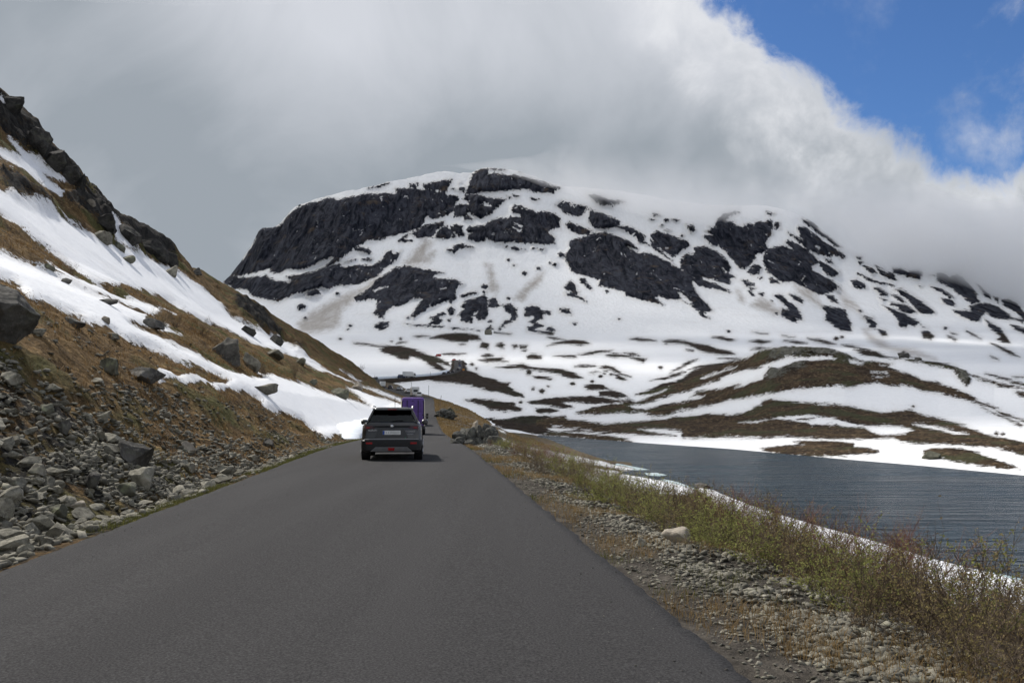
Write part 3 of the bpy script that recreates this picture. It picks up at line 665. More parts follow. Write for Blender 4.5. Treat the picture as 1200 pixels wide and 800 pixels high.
# ------------------------------------------------------------------ the knoll beyond the lake
def shore_D(py):
    return (EYE - LAKE_Z) / -float(ray(600, py)[1])
K_PX = [560, 600, 650, 700, 745, 800, 830, 860, 890, 905, 940, 970, 990, 1010, 1030, 1060, 1100, 1137, 1165, 1200, 1290, 1400]
K_PY = [500, 497, 488, 478, 462, 447, 435, 423, 411, 407, 405, 407, 413, 420, 422, 419, 427, 435, 442, 449, 470, 490]
K_D = [288, 292, 310, 330, 370, 378, 376, 370, 360, 352, 345, 338, 330, 325, 325, 330, 325, 315, 310, 300, 260, 230]
S_PX = [560, 600, 650, 760, 860, 930, 980, 1080, 1200, 1290, 1400]
S_PY = [508, 508, 511, 519.5, 526.5, 533, 537.5, 546, 557.5, 568, 582]
def build_knoll():
    cols = np.arange(562, 1400, 1.5)
    nr = 118
    tpy = np.interp(cols, K_PX, K_PY)
    tD = np.interp(cols, K_PX, K_D)
    bpy_ = np.interp(cols, S_PX, S_PY)
    bD = (EYE - (LAKE_Z - 0.05)) / -ray(np.full(len(cols), 600.0), bpy_)[1]
    v = np.linspace(0, 1, nr)
    PY = bpy_[None, :] + (tpy - bpy_)[None, :] * v[:, None]
    g = np.interp(v, [0, 0.15, 0.5, 0.8, 1.0], [0, 0.24, 0.60, 0.84, 1.0])
    D = (bD[None, :] + (tD - bD)[None, :] * g[:, None])
    rzz = ray(np.full(PY.size, 600.0), PY.ravel())[1].reshape(PY.shape)
    lim = (EYE - LAKE_Z + 0.045 * bD[None, :]) / np.maximum(0.045 - rzz, 0.004)
    D = np.maximum(np.minimum(D, lim), bD[None, :] * (1 + 0.15 * v[:, None]))
    PX = np.repeat(cols[None, :], nr, 0)
    P2 = np.stack([PX.ravel(), PY.ravel()], 1)
    ground = far_masks(P2, 'knoll')
    grey = sd_union(P2, GREYROCK)
    Df = D.ravel()
    rx, rz = ray(P2[:, 0], P2[:, 1])
    V = np.stack([rx * Df, Df, EYE + rz * Df], 1)
    gm = smooth01(ground, -1, 4)
    gr = smooth01(grey, -3, 4)
    fade = np.repeat(np.interp(v, [0, 0.04, 1], [0, 1, 1])[:, None], len(cols), 1).ravel()
    V[:, 2] += fade * (fbm(V * np.array([1, 1, 0]) / 30, 3, 41) * 0.3 + gm * (0.2 + 0.30 * fbm(V / 1.6, 3, 43)) + gr * 1.1 * ridged(V / 4.5, 3, 47))
    V[:, 1] -= fade * gr * 2.0 * ridged(V * np.array([1, 1, 0.4]) / 4, 3, 49)
    nc = len(cols)
    top = V[-nc:]
    low = V[:nc] + np.array([0, -6, -1.5])
    back = [top + np.array([0, 12, -1.5]), top + np.array([0, 60, -16])]
    V = np.vstack([low, V] + back)
    cat = lambda a, lo, hi: np.concatenate([np.full(nc, lo), a, np.full(2 * nc, hi)])
    return link_mesh("knoll", V, grid_faces(nr + 3, nc), M_KNO, smooth=True,
                     attrs={'snow': cat(-ground, 5.0, 5.0), 'rock': cat(grey, -14, -14), 'dirt': np.full(len(V), -14.0)})
knoll = tag(build_knoll(), kind='structure')
knoll.name = "hill_across_the_lake"

# ------------------------------------------------------------------ the road: a centre line
C_Y = [-40, 0, 30, 55, 70, 85, 100, 130, 160, 200, 225, 240, 262, 285, 330, 370, 400, 425, 440]
C_X = [3.05, -1.06, -4.13, -6.7, -8.25, -9.8, -11.3, -14.4, -17.4, -21.2, -23.9, -26.0, -30.8, -36.5, -45.5, -54.8, -61.6, -67.0, -69.6]
C_Z = [0.0, 0.0, 0.0, -0.30, -0.48, -0.55, -0.45, 0.45, 2.0, 3.9, 4.75, 5.2, 6.2, 7.6, 9.6, 11.2, 12.5, 15.1, 16.2]
def smooth_curve(ys, vals, y):
    """piecewise cubic (Catmull-Rom) interpolation"""
    ys, vals = np.asarray(ys, float), np.asarray(vals, float)
    sl = np.diff(vals) / np.diff(ys)
    m = np.gradient(vals, ys)
    both = np.minimum(np.abs(sl[:-1]), np.abs(sl[1:])) * np.sign(sl[1:])
    m[1:-1] = np.where(sl[:-1] * sl[1:] <= 0, 0.0, np.clip(np.abs(m[1:-1]), 0, 3 * np.abs(both)) * np.sign(sl[1:]))
    y = np.clip(y, ys[0], ys[-1])
    i = np.clip(np.searchsorted(ys, y) - 1, 0, len(ys) - 2)
    h = ys[i + 1] - ys[i]
    t = (y - ys[i]) / h
    return ((2*t**3 - 3*t**2 + 1) * vals[i] + (t**3 - 2*t**2 + t) * h * m[i] + (-2*t**3 + 3*t**2) * vals[i + 1] + (t**3 - t**2) * h * m[i + 1])
def road_x(y): return smooth_curve(C_Y, C_X, np.asarray(y, float))
def road_z(y): return smooth_curve(C_Y, C_Z, np.asarray(y, float))
HALF = 2.95

def geo_steps(a, b, first, rate):
    out, y = [a], a
    while y < b:
        y += max(first, rate * max(y, 0))
        out.append(y)
    return np.array(out)

# ------------------------------------------------------------------ the hillside left of the road
SIL_PX = [-420, -200, -80, 0, 6, 17, 30, 38, 54, 66, 76, 92, 98, 113, 130, 160, 190, 203, 220, 236, 261, 290, 319, 344, 371, 393.5, 416, 438.5]
SIL_PY = [-260, -70, 40, 107, 110, 122, 132, 146, 158, 180, 193, 203, 222, 233, 250, 265, 276, 300, 311, 315, 332, 350, 368, 383.5, 399, 413, 426, 444]
SIL_D = np.interp(SIL_PX, [-420, 0, 95, 210, 330, 400, 438.5], [62, 110, 130, 180, 245, 285, 330])
SIL = [at(a, b, d) for a, b, d in zip(SIL_PX, SIL_PY, SIL_D)]
SIL_Y = np.array([p.y for p in SIL])
def ridge_T(y):
    xs = np.array([p.x for p in SIL])
    base = np.interp(y, SIL_Y, xs)
    tt = road_x(y) - base
    tt = np.where(y < SIL_Y[0], road_x(SIL_Y[0]) - xs[0], tt)
    return np.where(y > 330, np.interp(y, [330, 370, 420], [float(road_x(330.0)) - xs[-1], 4.6, 3.6]), tt)
def ridge_H(y):
    zs = np.array([p.z for p in SIL])
    hh = np.interp(y, SIL_Y, zs)
    return np.where(y > 330, np.interp(y, [330, 370, 420], [zs[-1], 12.2, 15.2]), hh)
F_U = [0, 0.02, 0.05, 0.10, 0.20, 0.28, 0.46, 0.64, 0.83, 1.0, 1.12, 1.5]
F_V = [0, -0.004, 0.012, 0.06, 0.13, 0.17, 0.29, 0.47, 0.72, 1.0, 1.02, 0.95]
def hill_base(y, u):
    """u: 0 at the road's left edge, 1 at the skyline"""
    Tn, H, zr = ridge_T(y), ridge_H(y), road_z(y)
    lat = HALF + u * (Tn - HALF)
    near = np.interp(u, F_U, F_V)
    flat = np.interp(u, [0, 0.06, 0.3, 0.6, 1.0, 1.12, 1.5], [0, -0.004, 0.16, 0.45, 1.0, 1.02, 0.95])
    k = smooth01(y, 90, 240)
    f = near * (1 - k) + flat * k
    return road_x(y) - lat, zr + f * (H - zr)
def hill_point(y, u):
    y, u = np.atleast_1d(np.asarray(y, float)), np.atleast_1d(np.asarray(u, float))
    x, z = hill_base(y, u)
    V = np.stack([x, y, z], 1)
    P2 = project(V)
    snow = sd_union(P2, HILL_SNOW)
    rock = sd_union(P2, HILL_ROCK)
    rub = sd_union(P2, RUBBLE, 30.0)
    lat = road_x(y) - x - HALF
    fade = smooth01(lat, 0.0, 2.0)
    sm = smooth01(snow, -2, 6)
    rm = smooth01(rock, -8, 4)
    big = fbm(V / 9.0, 4, 61)
    mid = fbm(V / 2.2, 4, 65)
    fin = fbm(V / 0.55, 3, 69)
    ter = ridged(V / 3.6, 4, 67)
    steep = smooth01(u, 0.12, 0.4)
    dz = fade * ((big * (0.25 + 0.9 * steep) + mid * 0.42 + ter * (0.12 + 0.35 * steep) + fin * 0.12) * (1 - 0.85 * sm) + sm * 0.22
                 + rm * (2.4 * ridged(V / 6.0, 5, 71) + 0.2))
    dz *= np.interp(u, [0, 0.93, 1.0, 1.1], [1, 1, 0.5, 0.5])
    dz += 0.5 * np.exp(-((lat - 4.6) / 1.3) ** 2) * smooth01(-y, -26, -8) * (0.6 + mid)
    V[:, 2] += dz
    return V, snow, rock, rub
def build_hill():
    ys = geo_steps(-6, 425, 0.16, 0.0058)
    us = np.concatenate([np.linspace(0, 0.22, 74)[:-1], np.linspace(0.22, 1.0, 118), [1.04, 1.12, 1.3, 1.5]])
    Y = np.repeat(ys[:, None], len(us), 1).ravel()
    U = np.repeat(us[None, :], len(ys), 0).ravel()
    V, snow, rock, rub = hill_point(Y, U)
    V[:, 2] -= np.where(U == 0, 0.05, 0)
    o = link_mesh("hillside", V, grid_faces(len(ys), len(us))[:, ::-1], M_HIL, smooth=True,
                  attrs={'snow': np.where(U > 1.01, -8, snow), 'rock': np.maximum(rock, np.minimum(rub * 0.4 - 4, -0.6)), 'dirt': np.full(len(U), -14.0)})
    return o
hill = tag(build_hill(), kind='structure')

# ------------------------------------------------------------------ the bank between the road and the lake
SH_Y = [-10, 20, 38, 50, 66, 78, 82, 86, 95, 103, 108, 112, 126, 130, 160, 200, 243, 300, 330, 360, 430]
SH_T = [26, 25, 24, 23.2, 23, 24, 24.6, 24.0, 22.8, 20.0, 23.5, 25.5, 28.5, 26.0, 27, 29, 32, 36, 38, 30, 20]
def bank_point(y, t):
    """t: metres out from the road's right edge"""
    y, t = np.atleast_1d(np.asarray(y, float)), np.atleast_1d(np.asarray(t, float))
    ts = np.interp(y, SH_Y, SH_T)
    zr = road_z(y)
    zw = np.where(y < 250, LAKE_Z, np.interp(y, [250, 290, 440], [LAKE_Z, -4.5, 13.0]))
    q = t / ts
    near = np.interp(q, [0, 0.02, 0.07, 0.17, 0.33, 0.6, 0.85, 1.0, 1.12, 1.6, 3.0], [0.008, 0.012, 0.042, 0.150, 0.41, 0.78, 0.955, 1.0, 1.10, 1.5, 1.9])
    far = np.interp(q, [0, 0.04, 0.12, 0.3, 0.5, 0.7, 0.88, 1.0, 1.1, 1.6, 3.0], [0.008, 0.03, 0.08, 0.26, 0.62, 0.90, 0.97, 1.0, 1.06, 1.4, 1.9])
    k = smooth01(y, 55, 110)
    g = near * (1 - k) + far * k
    x = road_x(y) + HALF + t
    V = np.stack([x, y, zr + g * (zw - zr)], 1)
    P2 = project(V)
    snow = sd_union(P2, BANK_SNOW)
    fade = smooth01(t, 0.1, 1.5) * smooth01(np.abs(q - 1.0), 0.0, 0.1)
    sm = smooth01(snow, -2, 5)
    V[:, 2] += fade * ((fbm(V / 4.0, 4, 81) * 0.35 + fbm(V / 0.8, 3, 83) * 0.08) * (1 - 0.8 * sm)) + sm * 0.22 * smooth01(q, 1.3, 1.0)
    return V, snow
def build_bank():
    ys = geo_steps(-6, 436, 0.16, 0.0062)
    ts = np.concatenate([np.linspace(0, 3, 24)[:-1], np.linspace(3, 31, 92)[:-1], np.geomspace(31, 75, 16)])
    Y = np.repeat(ys[:, None], len(ts), 1).ravel()
    Tt = np.repeat(ts[None, :], len(ys), 0).ravel()
    V, snow = bank_point(Y, Tt)
    return link_mesh("lake_bank", V, grid_faces(len(ys), len(ts)), M_BNK, smooth=True,
                     attrs={'snow': np.where(Y > 262, np.maximum(snow, (Tt - 14) * 2), snow), 'rock': np.where(Y < 70, (2.1 - Tt) * 9, -14.0), 'dirt': np.full(len(Y), -14.0)})
bank = tag(build_bank(), kind='structure')

# ------------------------------------------------------------------ wide ground under everything, and the lake
m_base, t = mat_new("moorland")
co = t.coords('Object')
nz = t.noise(co, 0.01, 8, 0.6)
t.principled(t.mix(t.ramp(nz, 0.45, 0.55), (0.06, 0.042, 0.026), (0.78, 0.8, 0.83)), 0.9)
gx = np.concatenate([np.linspace(-9000, -400, 24), np.linspace(-300, 300, 13), np.linspace(400, 9000, 24)])
gy = np.concatenate([np.linspace(-6000, -60, 30), np.linspace(0, 1200, 20), np.linspace(1400, 9000, 24)])
GX, GY = np.meshgrid(gx, gy)
dist = np.hypot(GX, GY - 600)
GZ = -12 + fbm(np.stack([GX.ravel() / 1500, GY.ravel() / 1500, 0 * GX.ravel()], 1), 4, 91).reshape(GX.shape) * np.clip((dist - 1500) / 12, 0, 260)
GZ = np.where(dist < 1500, -12, GZ)
ground = link_mesh("ground", np.stack([GX.ravel(), GY.ravel(), GZ.ravel()], 1), grid_faces(len(gy), len(gx)), m_base, smooth=True)
tag(ground, kind='structure')

m_w, t = mat_new("lake_water")
co = t.coords('Object', (0.75, 1.5, 1.0), (0, 0, 0.25))
wn1 = t.noise(co, 0.9, 5, 0.65, 0.5)
wn2 = t.noise(co, 3.4, 4, 0.6, 0.4)
wn3 = t.noise(t.coords('Object', (1, 2.2, 1)), 0.045, 4, 0.6)
wn4 = t.noise(t.coords('Object', (0.22, 0.9, 1), (0, 0, 0.12)), 1.0, 4, 0.6, 0.3)
wn5 = t.noise(t.coords('Object', (0.09, 0.34, 1), (0, 0, 0.2)), 1.0, 3, 0.6, 0.3)
hgt = t.math('ADD', t.math('ADD', t.math('MULTIPLY', wn1, 0.7), t.math('MULTIPLY', wn2, 0.25)), t.math('ADD', t.math('MULTIPLY', wn4, 1.6), t.math('MULTIPLY', wn5, 2.2)))
nm = t.bump(hgt, 1.0, 3.0)
wc = t.mix(t.ramp(wn3, 0.35, 0.7), (0.003, 0.028, 0.050), (0.008, 0.044, 0.072))
t.principled(wc, t.ramp(wn3, 0.3, 0.7, 0.20, 0.28), nm, IOR=1.33, **{'Specular IOR Level': 0.5})
lx = np.linspace(-12, 330, 60)
ly = np.linspace(-60, 312, 60)
LX, LY = np.meshgrid(lx, ly)
lake = link_mesh("lake_water", np.stack([LX.ravel(), LY.ravel(), np.full(LX.size, LAKE_Z)], 1), grid_faces(60, 60), m_w, smooth=True)
tag(lake, kind='structure')

# ------------------------------------------------------------------ roads
m_road, t = mat_new("asphalt")
co = t.coords('Object')
ag = t.noise(co, 62.0, 4, 0.8)
am = t.noise(co, 14.0, 4, 0.6)
al = t.noise(t.coords('Object', (1.0, 0.06, 1.0), (0, 0, -0.102)), 1.1, 4, 0.55)
ab = t.noise(co, 0.35, 4, 0.6)
c = t.mix(t.ramp(ag, 0.35, 0.72), (0.020, 0.0195, 0.020), (0.072, 0.070, 0.071))
c = t.mix(t.math('MULTIPLY', t.ramp(al, 0.45, 0.75), 0.03), c, (0.080, 0.077, 0.078))
c = t.mix(t.math('MULTIPLY', t.ramp(ab, 0.5, 0.75), 0.04), c, (0.036, 0.035, 0.036))
c = t.mix(t.ramp(t.noise(co, 160.0, 2, 0.5), 0.74, 0.80), c, (0.17, 0.165, 0.16))
hb = t.math('ADD', t.math('MULTIPLY', ag, 1.0), t.math('MULTIPLY', am, 0.5))
t.principled(c, t.ramp(al, 0.3, 0.8, 0.95, 0.85), t.bump(hb, 0.55, 0.012), **{'Specular IOR Level': 0.12})

def build_road():
    ys = geo_steps(-12, 440, 0.06, 0.008)
    cx, cz = road_x(ys), road_z(ys)
    jl = fbm(np.stack([ys * 1.9, ys * 0, ys * 0], 1), 4, 101) * 0.045 + fbm(np.stack([ys * 7, ys * 0, ys * 0], 1), 3, 103) * 0.028
    jr = fbm(np.stack([ys * 1.9, ys * 0 + 9, ys * 0], 1), 4, 102) * 0.045 + fbm(np.stack([ys * 7, ys * 0 + 5, ys * 0], 1), 3, 104) * 0.028
    offs = [-1.0, -0.990, -0.94, -0.6, -0.2, 0.2, 0.6, 0.94, 0.990, 1.0]
    rows = []
    for k, o_ in enumerate(offs):
        jj = jl if o_ < -0.98 else (jr if o_ > 0.98 else 0 * ys)
        crown = 0.05 - 0.045 * o_ * o_
        rows.append(np.stack([cx + o_ * HALF + jj, ys, cz + crown + 0.02 + (-0.09 if abs(o_) == 1.0 else 0)], 1))
    V = np.stack(rows, 1).reshape(-1, 3)
    return link_mesh("road", V, grid_faces(len(ys), len(offs)), m_road, smooth=True)
road = tag(build_road(), kind='structure')

UP = [(-69.6, 440, 16.4), (-71.2, 449, 17.4), (-70.0, 458, 18.4), (-66.5, 465, 19.0), (-60, 472, 19.6), (-54, 480, 20.4), (-44, 496, 21.9), (-38.5, 520, 23.6), (-36.3, 545, 26.0), (-37.2, 590, 30.8), (-40.5, 640, 36.2), (-43.6, 690, 41.6), (-46.0, 712, 43.6)]
def densify(pts, step=4.0):
    P = np.array(pts, float)
    s = np.concatenate([[0], np.cumsum(np.linalg.norm(np.diff(P, axis=0), axis=1))])
    q = np.arange(0, s[-1], step)
    return np.stack([smooth_curve(s, P[:, k], q) for k in range(3)], 1)
UPC = densify(UP)
UPC[:, 2] = np.maximum(UPC[:, 2], valley_z(UPC[:, 1]) + 0.9)
def ribbon(name, C, prof, mat, **kw):
    d = np.gradient(C, axis=0)
    d[:, 2] = 0
    d /= np.linalg.norm(d, axis=1)[:, None]
    nrm = np.stack([d[:, 1], -d[:, 0], 0 * d[:, 0]], 1)
    rows = [C + nrm * o_ + np.array([0, 0, h]) for o_, h in prof]
    V = np.stack(rows, 1).reshape(-1, 3)
    return link_mesh(name, V, grid_faces(len(C), len(prof)), mat, smooth=True, **kw)
upper_road = tag(ribbon("road", UPC, [(-3.0, -0.1), (-2.9, 0.0), (0, 0.05), (2.9, 0.0), (3.0, -0.1)], m_road), kind='structure')
UPE = UPC.copy()
n_e = len(UPE)
emb = ribbon("road_embankment", UPE, [(-14, -4.2), (-9, -2.6), (-5.5, -0.9), (-3.4, -0.12), (3.4, -0.12), (5.0, -0.7), (9, -3.0), (17, -6.5)], M_VAL,
             attrs={'snow': np.tile(np.array([8, 5, 0.5, -6, -6, -8, -8, -3.0]), n_e), 'rock': np.full(n_e * 8, -14.0), 'dirt': np.full(n_e * 8, -14.0)})
tag(emb, kind='structure')
# ------------------------------------------------------------------ clouds
def cloud_material(name, density, aniso=0.2):
    m = bpy.data.materials.new(name)
    m.use_nodes = True
    nt = m.node_tree
    nt.nodes.clear()
    v = nt.nodes.new('ShaderNodeVolumePrincipled')
    v.inputs['Color'].default_value = (1.0, 1.0, 1.0, 1)
    v.inputs['Density'].default_value = density
    v.inputs['Anisotropy'].default_value = aniso
    o = nt.nodes.new('ShaderNodeOutputMaterial')
    nt.links.new(v.outputs[0], o.inputs['Volume'])
    return m

def build_high_cloud():
    """an unseen sheet of broken cloud high above the valley, shaped to shade the far slopes"""
    h = 2000.0
    sxy = np.array([sun_dir.x, sun_dir.y]) / sun_dir.z
    gxs = np.linspace(-3300, 1100, 90)
    gys = np.linspace(1000, 4060, 70)
    GX, GY = np.meshgrid(gxs, gys)
    p = np.stack([GX.ravel() / 420, GY.ravel() / 420, 0 * GX.ravel()], 1)
    # ground place (at about 80 m) that each bit of cloud shades
    sxp = GX.ravel() - sxy[0] * (h - 80)
    syp = GY.ravel() - sxy[1] * (h - 80)
    th = 70 + 55 * fbm(p, 4, 201)
    near_edge = smooth01(syp, 215, 330)
    th *= near_edge * smooth01(-syp, -2700, -2250)
    for cx, cy, rx_, ry_, k in ((75, 640, 90, 130, 0.9), (110, 345, 40, 25, 0.9), (-20, 760, 120, 70, 0.7), (330, 900, 140, 60, 0.7), (560, 1050, 60, 160, 0.9), (200, 350, 40, 14, 0.8)):  # gaps thinned into the cloud so sun patches fall on the far land
        th *= 1 - k * np.exp(-(((sxp - cx) / rx_) ** 2 + ((syp - cy) / ry_) ** 2))
    ex = np.minimum(smooth01(GX.ravel(), -3300, -2800), smooth01(-GX.ravel(), -1100, -800)) * smooth01(-GY.ravel(), -4060, -3800)
    th = np.maximum(th, 0) * ex + 0.6
    base = h + 25 * fbm(p * 1.3, 3, 205)
    n = GX.size
    nr, nc = GX.shape
    V = np.vstack([np.stack([GX.ravel(), GY.ravel(), base + th * 0.65], 1), np.stack([GX.ravel(), GY.ravel(), base - th * 0.35], 1)])
    f = grid_faces(nr, nc)
    fb = f[:, ::-1] + n
    idx = np.arange(n).reshape(nr, nc)
    edge = np.concatenate([idx[0, :-1], idx[:-1, -1], idx[-1, :0:-1], idx[:0:-1, 0]])
    nxt = np.roll(edge, -1)
    side = np.stack([edge, edge + n, nxt + n, nxt], 1)
    return link_mesh("cloud", V, np.vstack([f, fb, side]), cloud_material("high_cloud", 0.019))
high_cloud = tag(build_high_cloud(), kind='stuff')

def ridge_material(name, density):
    m = cloud_material(name, density, 0.3)
    nt = m.node_tree
    v = [n for n in nt.nodes if n.type == 'PRINCIPLED_VOLUME'][0]
    t = NT.__new__(NT)
    t.t, t.L = nt, nt.links.new
    co = t.coords('Object')
    sp = t.n('ShaderNodeSeparateXYZ')
    t.L(co, sp.inputs[0])
    # the bank thins out upwards; its middle height falls towards the right-hand end
    mid = t.math('SUBTRACT', 625.0, t.math('MULTIPLY', sp.outputs[0], 0.17))
    up = t.math('SUBTRACT', sp.outputs[2], mid)
    nz = t.noise(co, 0.0065, 5, 0.6, 0.6)
    up = t.math('ADD', up, t.math('MULTIPLY', t.math('SUBTRACT', nz, 0.5), 230.0))
    f = t.ramp(up, -60, 170, 1.0, 0.0)
    wisp = t.ramp(nz, 0.28, 0.55, 0.35, 1.0)
    t.L(t.math('MULTIPLY', t.math('MULTIPLY', f, wisp), density), v.inputs['Density'])
    return m

def build_ridge_cloud(name, px0, px1, low, high, depth, half, density, seed):
    """a bank of cloud lying along the mountain's crest: a long bumpy closed roll"""
    cols = np.linspace(px0, px1, 110)
    lo = np.interp(cols, low[0], low[1])
    hi = np.interp(cols, high[0], high[1])
    Dc = np.interp(cols, depth[0], depth[1])
    taper = np.minimum(smooth01(cols, px0, px0 + 200), 1) * smooth01(-cols, -px1, -px1 + 60)
    na = 40
    an = np.linspace(0, 2 * math.pi, na, endpoint=False)
    zc = np.array([zpy(a, d) for a, d in zip((lo + hi) / 2, Dc)])
    rz_ = np.array([(zpy(b, d) - zpy(a, d)) / 2 for a, b, d in zip(lo, hi, Dc)])
    xs = (cols - 600) / 1000 * Dc
    C = np.stack([xs, Dc, zc], 1)
    off = np.stack([0 * an, np.cos(an) * half, np.sin(an)], 1)
    V = C[:, None, :] + np.stack([0 * an[None, :] + 0 * zc[:, None], np.cos(an)[None, :] * half * taper[:, None], np.sin(an)[None, :] * (rz_ * taper)[:, None]], 2)
    V = V.reshape(-1, 3)
    nrm = np.stack([0 * V[:, 0], np.tile(np.cos(an), len(cols)), np.tile(np.sin(an), len(cols))], 1)
    amp = (70 * fbm(V / 260, 3, seed) + 34 * fbm(V / 70, 4, seed + 9)) * np.repeat(taper, na)
    V = V + nrm * amp[:, None]
    nr, nc = len(cols), na
    i, j = np.meshgrid(np.arange(nr - 1), np.arange(nc), indexing='ij')
    a = (i * nc + j).ravel()
    b = (i * nc + (j + 1) % nc).ravel()
    f = np.stack([a, b, b + nc, a + nc], 1)
    faces = [tuple(q) for q in f] + [tuple(range(nc))[::-1], tuple(range((nr - 1) * nc, nr * nc))]
    return link_mesh(name, V, faces, ridge_material("ridge_cloud", density), smooth=True)
rc = build_ridge_cloud("cloud", 500, 1420, ([500, 640, 700, 760, 800, 840, 900, 960, 1020, 1080, 1140, 1200, 1420], [198, 223, 242, 256, 262, 254, 258, 274, 306, 328, 346, 371, 426]),
                       ([500, 700, 900, 1000, 1100, 1420], [190, 160, 150, 170, 215, 250]), ([560, 700, 900, 1100, 1420], [2480, 2480, 2330, 2080, 1780]), 190, 0.0145, 301)
tag(rc, kind='stuff')
# ------------------------------------------------------------------ finding places on the land
def mesh_arrays(o):
    n = len(o.data.vertices)
    a = np.empty(n * 3, np.float32)
    o.data.vertices.foreach_get("co", a)
    return a.reshape(-1, 3).astype(float)
HV, BV, KV, VV, MV = [mesh_arrays(o) for o in (hill, bank, knoll, valley, mountain)]
HP, BP, KP, VP, MP = [project(v) for v in (HV, BV, KV, VV, MV)]
def locate(V, P, px, py, tol=2.5):
    d = np.hypot(P[:, 0] - px, P[:, 1] - py)
    m = d.min()
    c = np.where(d < m + tol)[0]
    i = c[np.argmin(V[c, 1])]
    return V[i].copy()

# ------------------------------------------------------------------ stones
def stone_material(name, c0, c1, c2, scale, lichen=0.0, bump=0.02):
    m, t = mat_new(name)
    co = t.coords('Object')
    n1 = t.noise(co, 1.6 * scale, 6, 0.65, 0.4)
    n2 = t.noise(co, 9.0 * scale, 5, 0.65)
    c = t.mix(t.ramp(n1, 0.32, 0.68), c0, c1)
    c = t.mix(t.math('MULTIPLY', t.ramp(n2, 0.5, 0.75), 0.7), c, c2)
    if lichen:
        c = t.mix(t.math('MULTIPLY', t.ramp(t.noise(co, 3.2 * scale, 5, 0.6), 0.55, 0.66), lichen), c, (0.26, 0.27, 0.17))
    inf = t.n('ShaderNodeObjectInfo')
    tone = t.math('ADD', t.math('MULTIPLY', inf.outputs['Random'], 0.55), 0.72)
    at_ = t.attr('tone')
    tone = t.math('MULTIPLY', tone, t.math('ADD', 1.0, at_))
    vm = t.n('ShaderNodeVectorMath', operation='SCALE')
    t.L(c, vm.inputs[0]); t.L(tone, vm.inputs['Scale'])
    t.principled(vm.outputs[0], 0.92, t.bump(t.math('ADD', n2, n1), 0.7, bump), **{'Specular IOR Level': 0.15})
    return m
M_STONE = stone_material("grey_green_stone", (0.115, 0.108, 0.086), (0.27, 0.252, 0.205), (0.40, 0.38, 0.315), 1.2, 0.25)
M_DARK = stone_material("dark_gneiss", (0.050, 0.047, 0.043), (0.125, 0.118, 0.106), (0.21, 0.20, 0.175), 0.9, 0.15, 0.04)
M_PALE = stone_material("pale_stone", (0.21, 0.185, 0.15), (0.34, 0.30, 0.245), (0.42, 0.38, 0.32), 2.0, 0.1)
M_MOSSY = stone_material("mossy_stone", (0.085, 0.085, 0.062), (0.16, 0.155, 0.12), (0.22, 0.215, 0.17), 0.8, 0.8, 0.03)

M_CLIFF = stone_material("cliff_rock", (0.020, 0.019, 0.018), (0.060, 0.057, 0.052), (0.10, 0.095, 0.085), 0.35, 0.1, 0.12)
_ico = {}
def ico(sub):
    if sub not in _ico:
        bm = bmesh.new()
        bmesh.ops.create_icosphere(bm, subdivisions=sub, radius=1)
        V = np.array([v.co[:] for v in bm.verts])
        F = np.array([[v.index for v in f.verts] for f in bm.faces])
        bm.free()
        _ico[sub] = (V, F)
    return _ico[sub]
def rock_shape(seed, sub=2, planes=9, rough=0.10, size=(1, 1, 1), cut=(0.42, 0.82)):
    r = np.random.default_rng(seed)
    V, F = ico(sub)
    V = V.copy()
    for k in range(planes):
        n = r.normal(size=3)
        n /= np.linalg.norm(n)
        d = r.uniform(*cut)
        h = V @ n - d
        V -= np.outer(np.maximum(h, 0), n)
    V += (V / np.maximum(np.linalg.norm(V, axis=1), 0.1)[:, None]) * (rough * fbm(V * 2.2 + seed, 3, seed % 97))[:, None]
    lo, hi = V.min(0), V.max(0)
    V = (V - (lo + hi) / 2) / ((hi - lo) / 2)
    return V * np.asarray(size, float), F
STONE_MESHES = []
for k in range(14):
    V_, F_ = rock_shape(500 + k, 2, 12 + k % 4, 0.05, (1, 1, 1), (0.32, 0.74))
    me = bpy.data.meshes.new("stone")
    me.from_pydata([tuple(v) for v in V_], [], [tuple(map(int, f)) for f in F_])
    me.materials.append(M_STONE)
    me.update()
    STONE_MESHES.append(me)
def boulder(px, py, wpx, hpx, label, mat, surf=None, seed=0, cat="boulder", sub=4, yaw=None, depth=1.0, tilt=0.0, name="boulder", group=None, P=None, sink=0.4):
    """px,py: middle of its foot"""
    if P is None:
        V, Pp = surf
        p = locate(V, Pp, px, py)
    else:
        p = np.array(P, float)
    s = p[1] / 1000.0
    w_, h_ = wpx * s / 2, hpx * s / 2
    V_, F_ = rock_shape(900 + seed, sub, 18, 0.10, (w_, w_ * depth, h_ * (1 + sink)), (0.34, 0.74))
    V_ = V_ + 0.05 * min(w_, h_) * fbm(V_ / max(w_, 0.05) * 4.0 + seed, 3, seed)[:, None] * np.array([1, 1, 1])
    o = link_mesh(name, V_, F_, mat, smooth=False)
    o.location = (p[0], p[1] + w_ * 0.3, p[2] + h_ * (1 - sink))
    o.rotation_euler = (0, tilt, (random.uniform(-0.3, 0.3) if yaw is None else yaw))
    tag(o, label, cat, group)
    return o
HS, BS, KS, VS_, MS = (HV, HP), (BV, BP), (KV, KP), (VV, VP), (MV, MP)
boulder(4, 399, 66, 72, "huge dark boulder cut by the left edge of the picture, under the snow", M_DARK, HS, 1, sub=5, depth=1.1, sink=0.12, yaw=0.5)
boulder(127, 378, 13, 8, "small pale pointed stone lying out on the lowest broad snow band", M_PALE, HS, 2)
boulder(178, 381, 22, 11, "square dark block at the right-hand end of the narrow snow tongue", M_DARK, HS, 3)
boulder(149, 303, 16, 8, "flat greenish stone alone in the middle of the upper snow field", M_MOSSY, HS, 5)
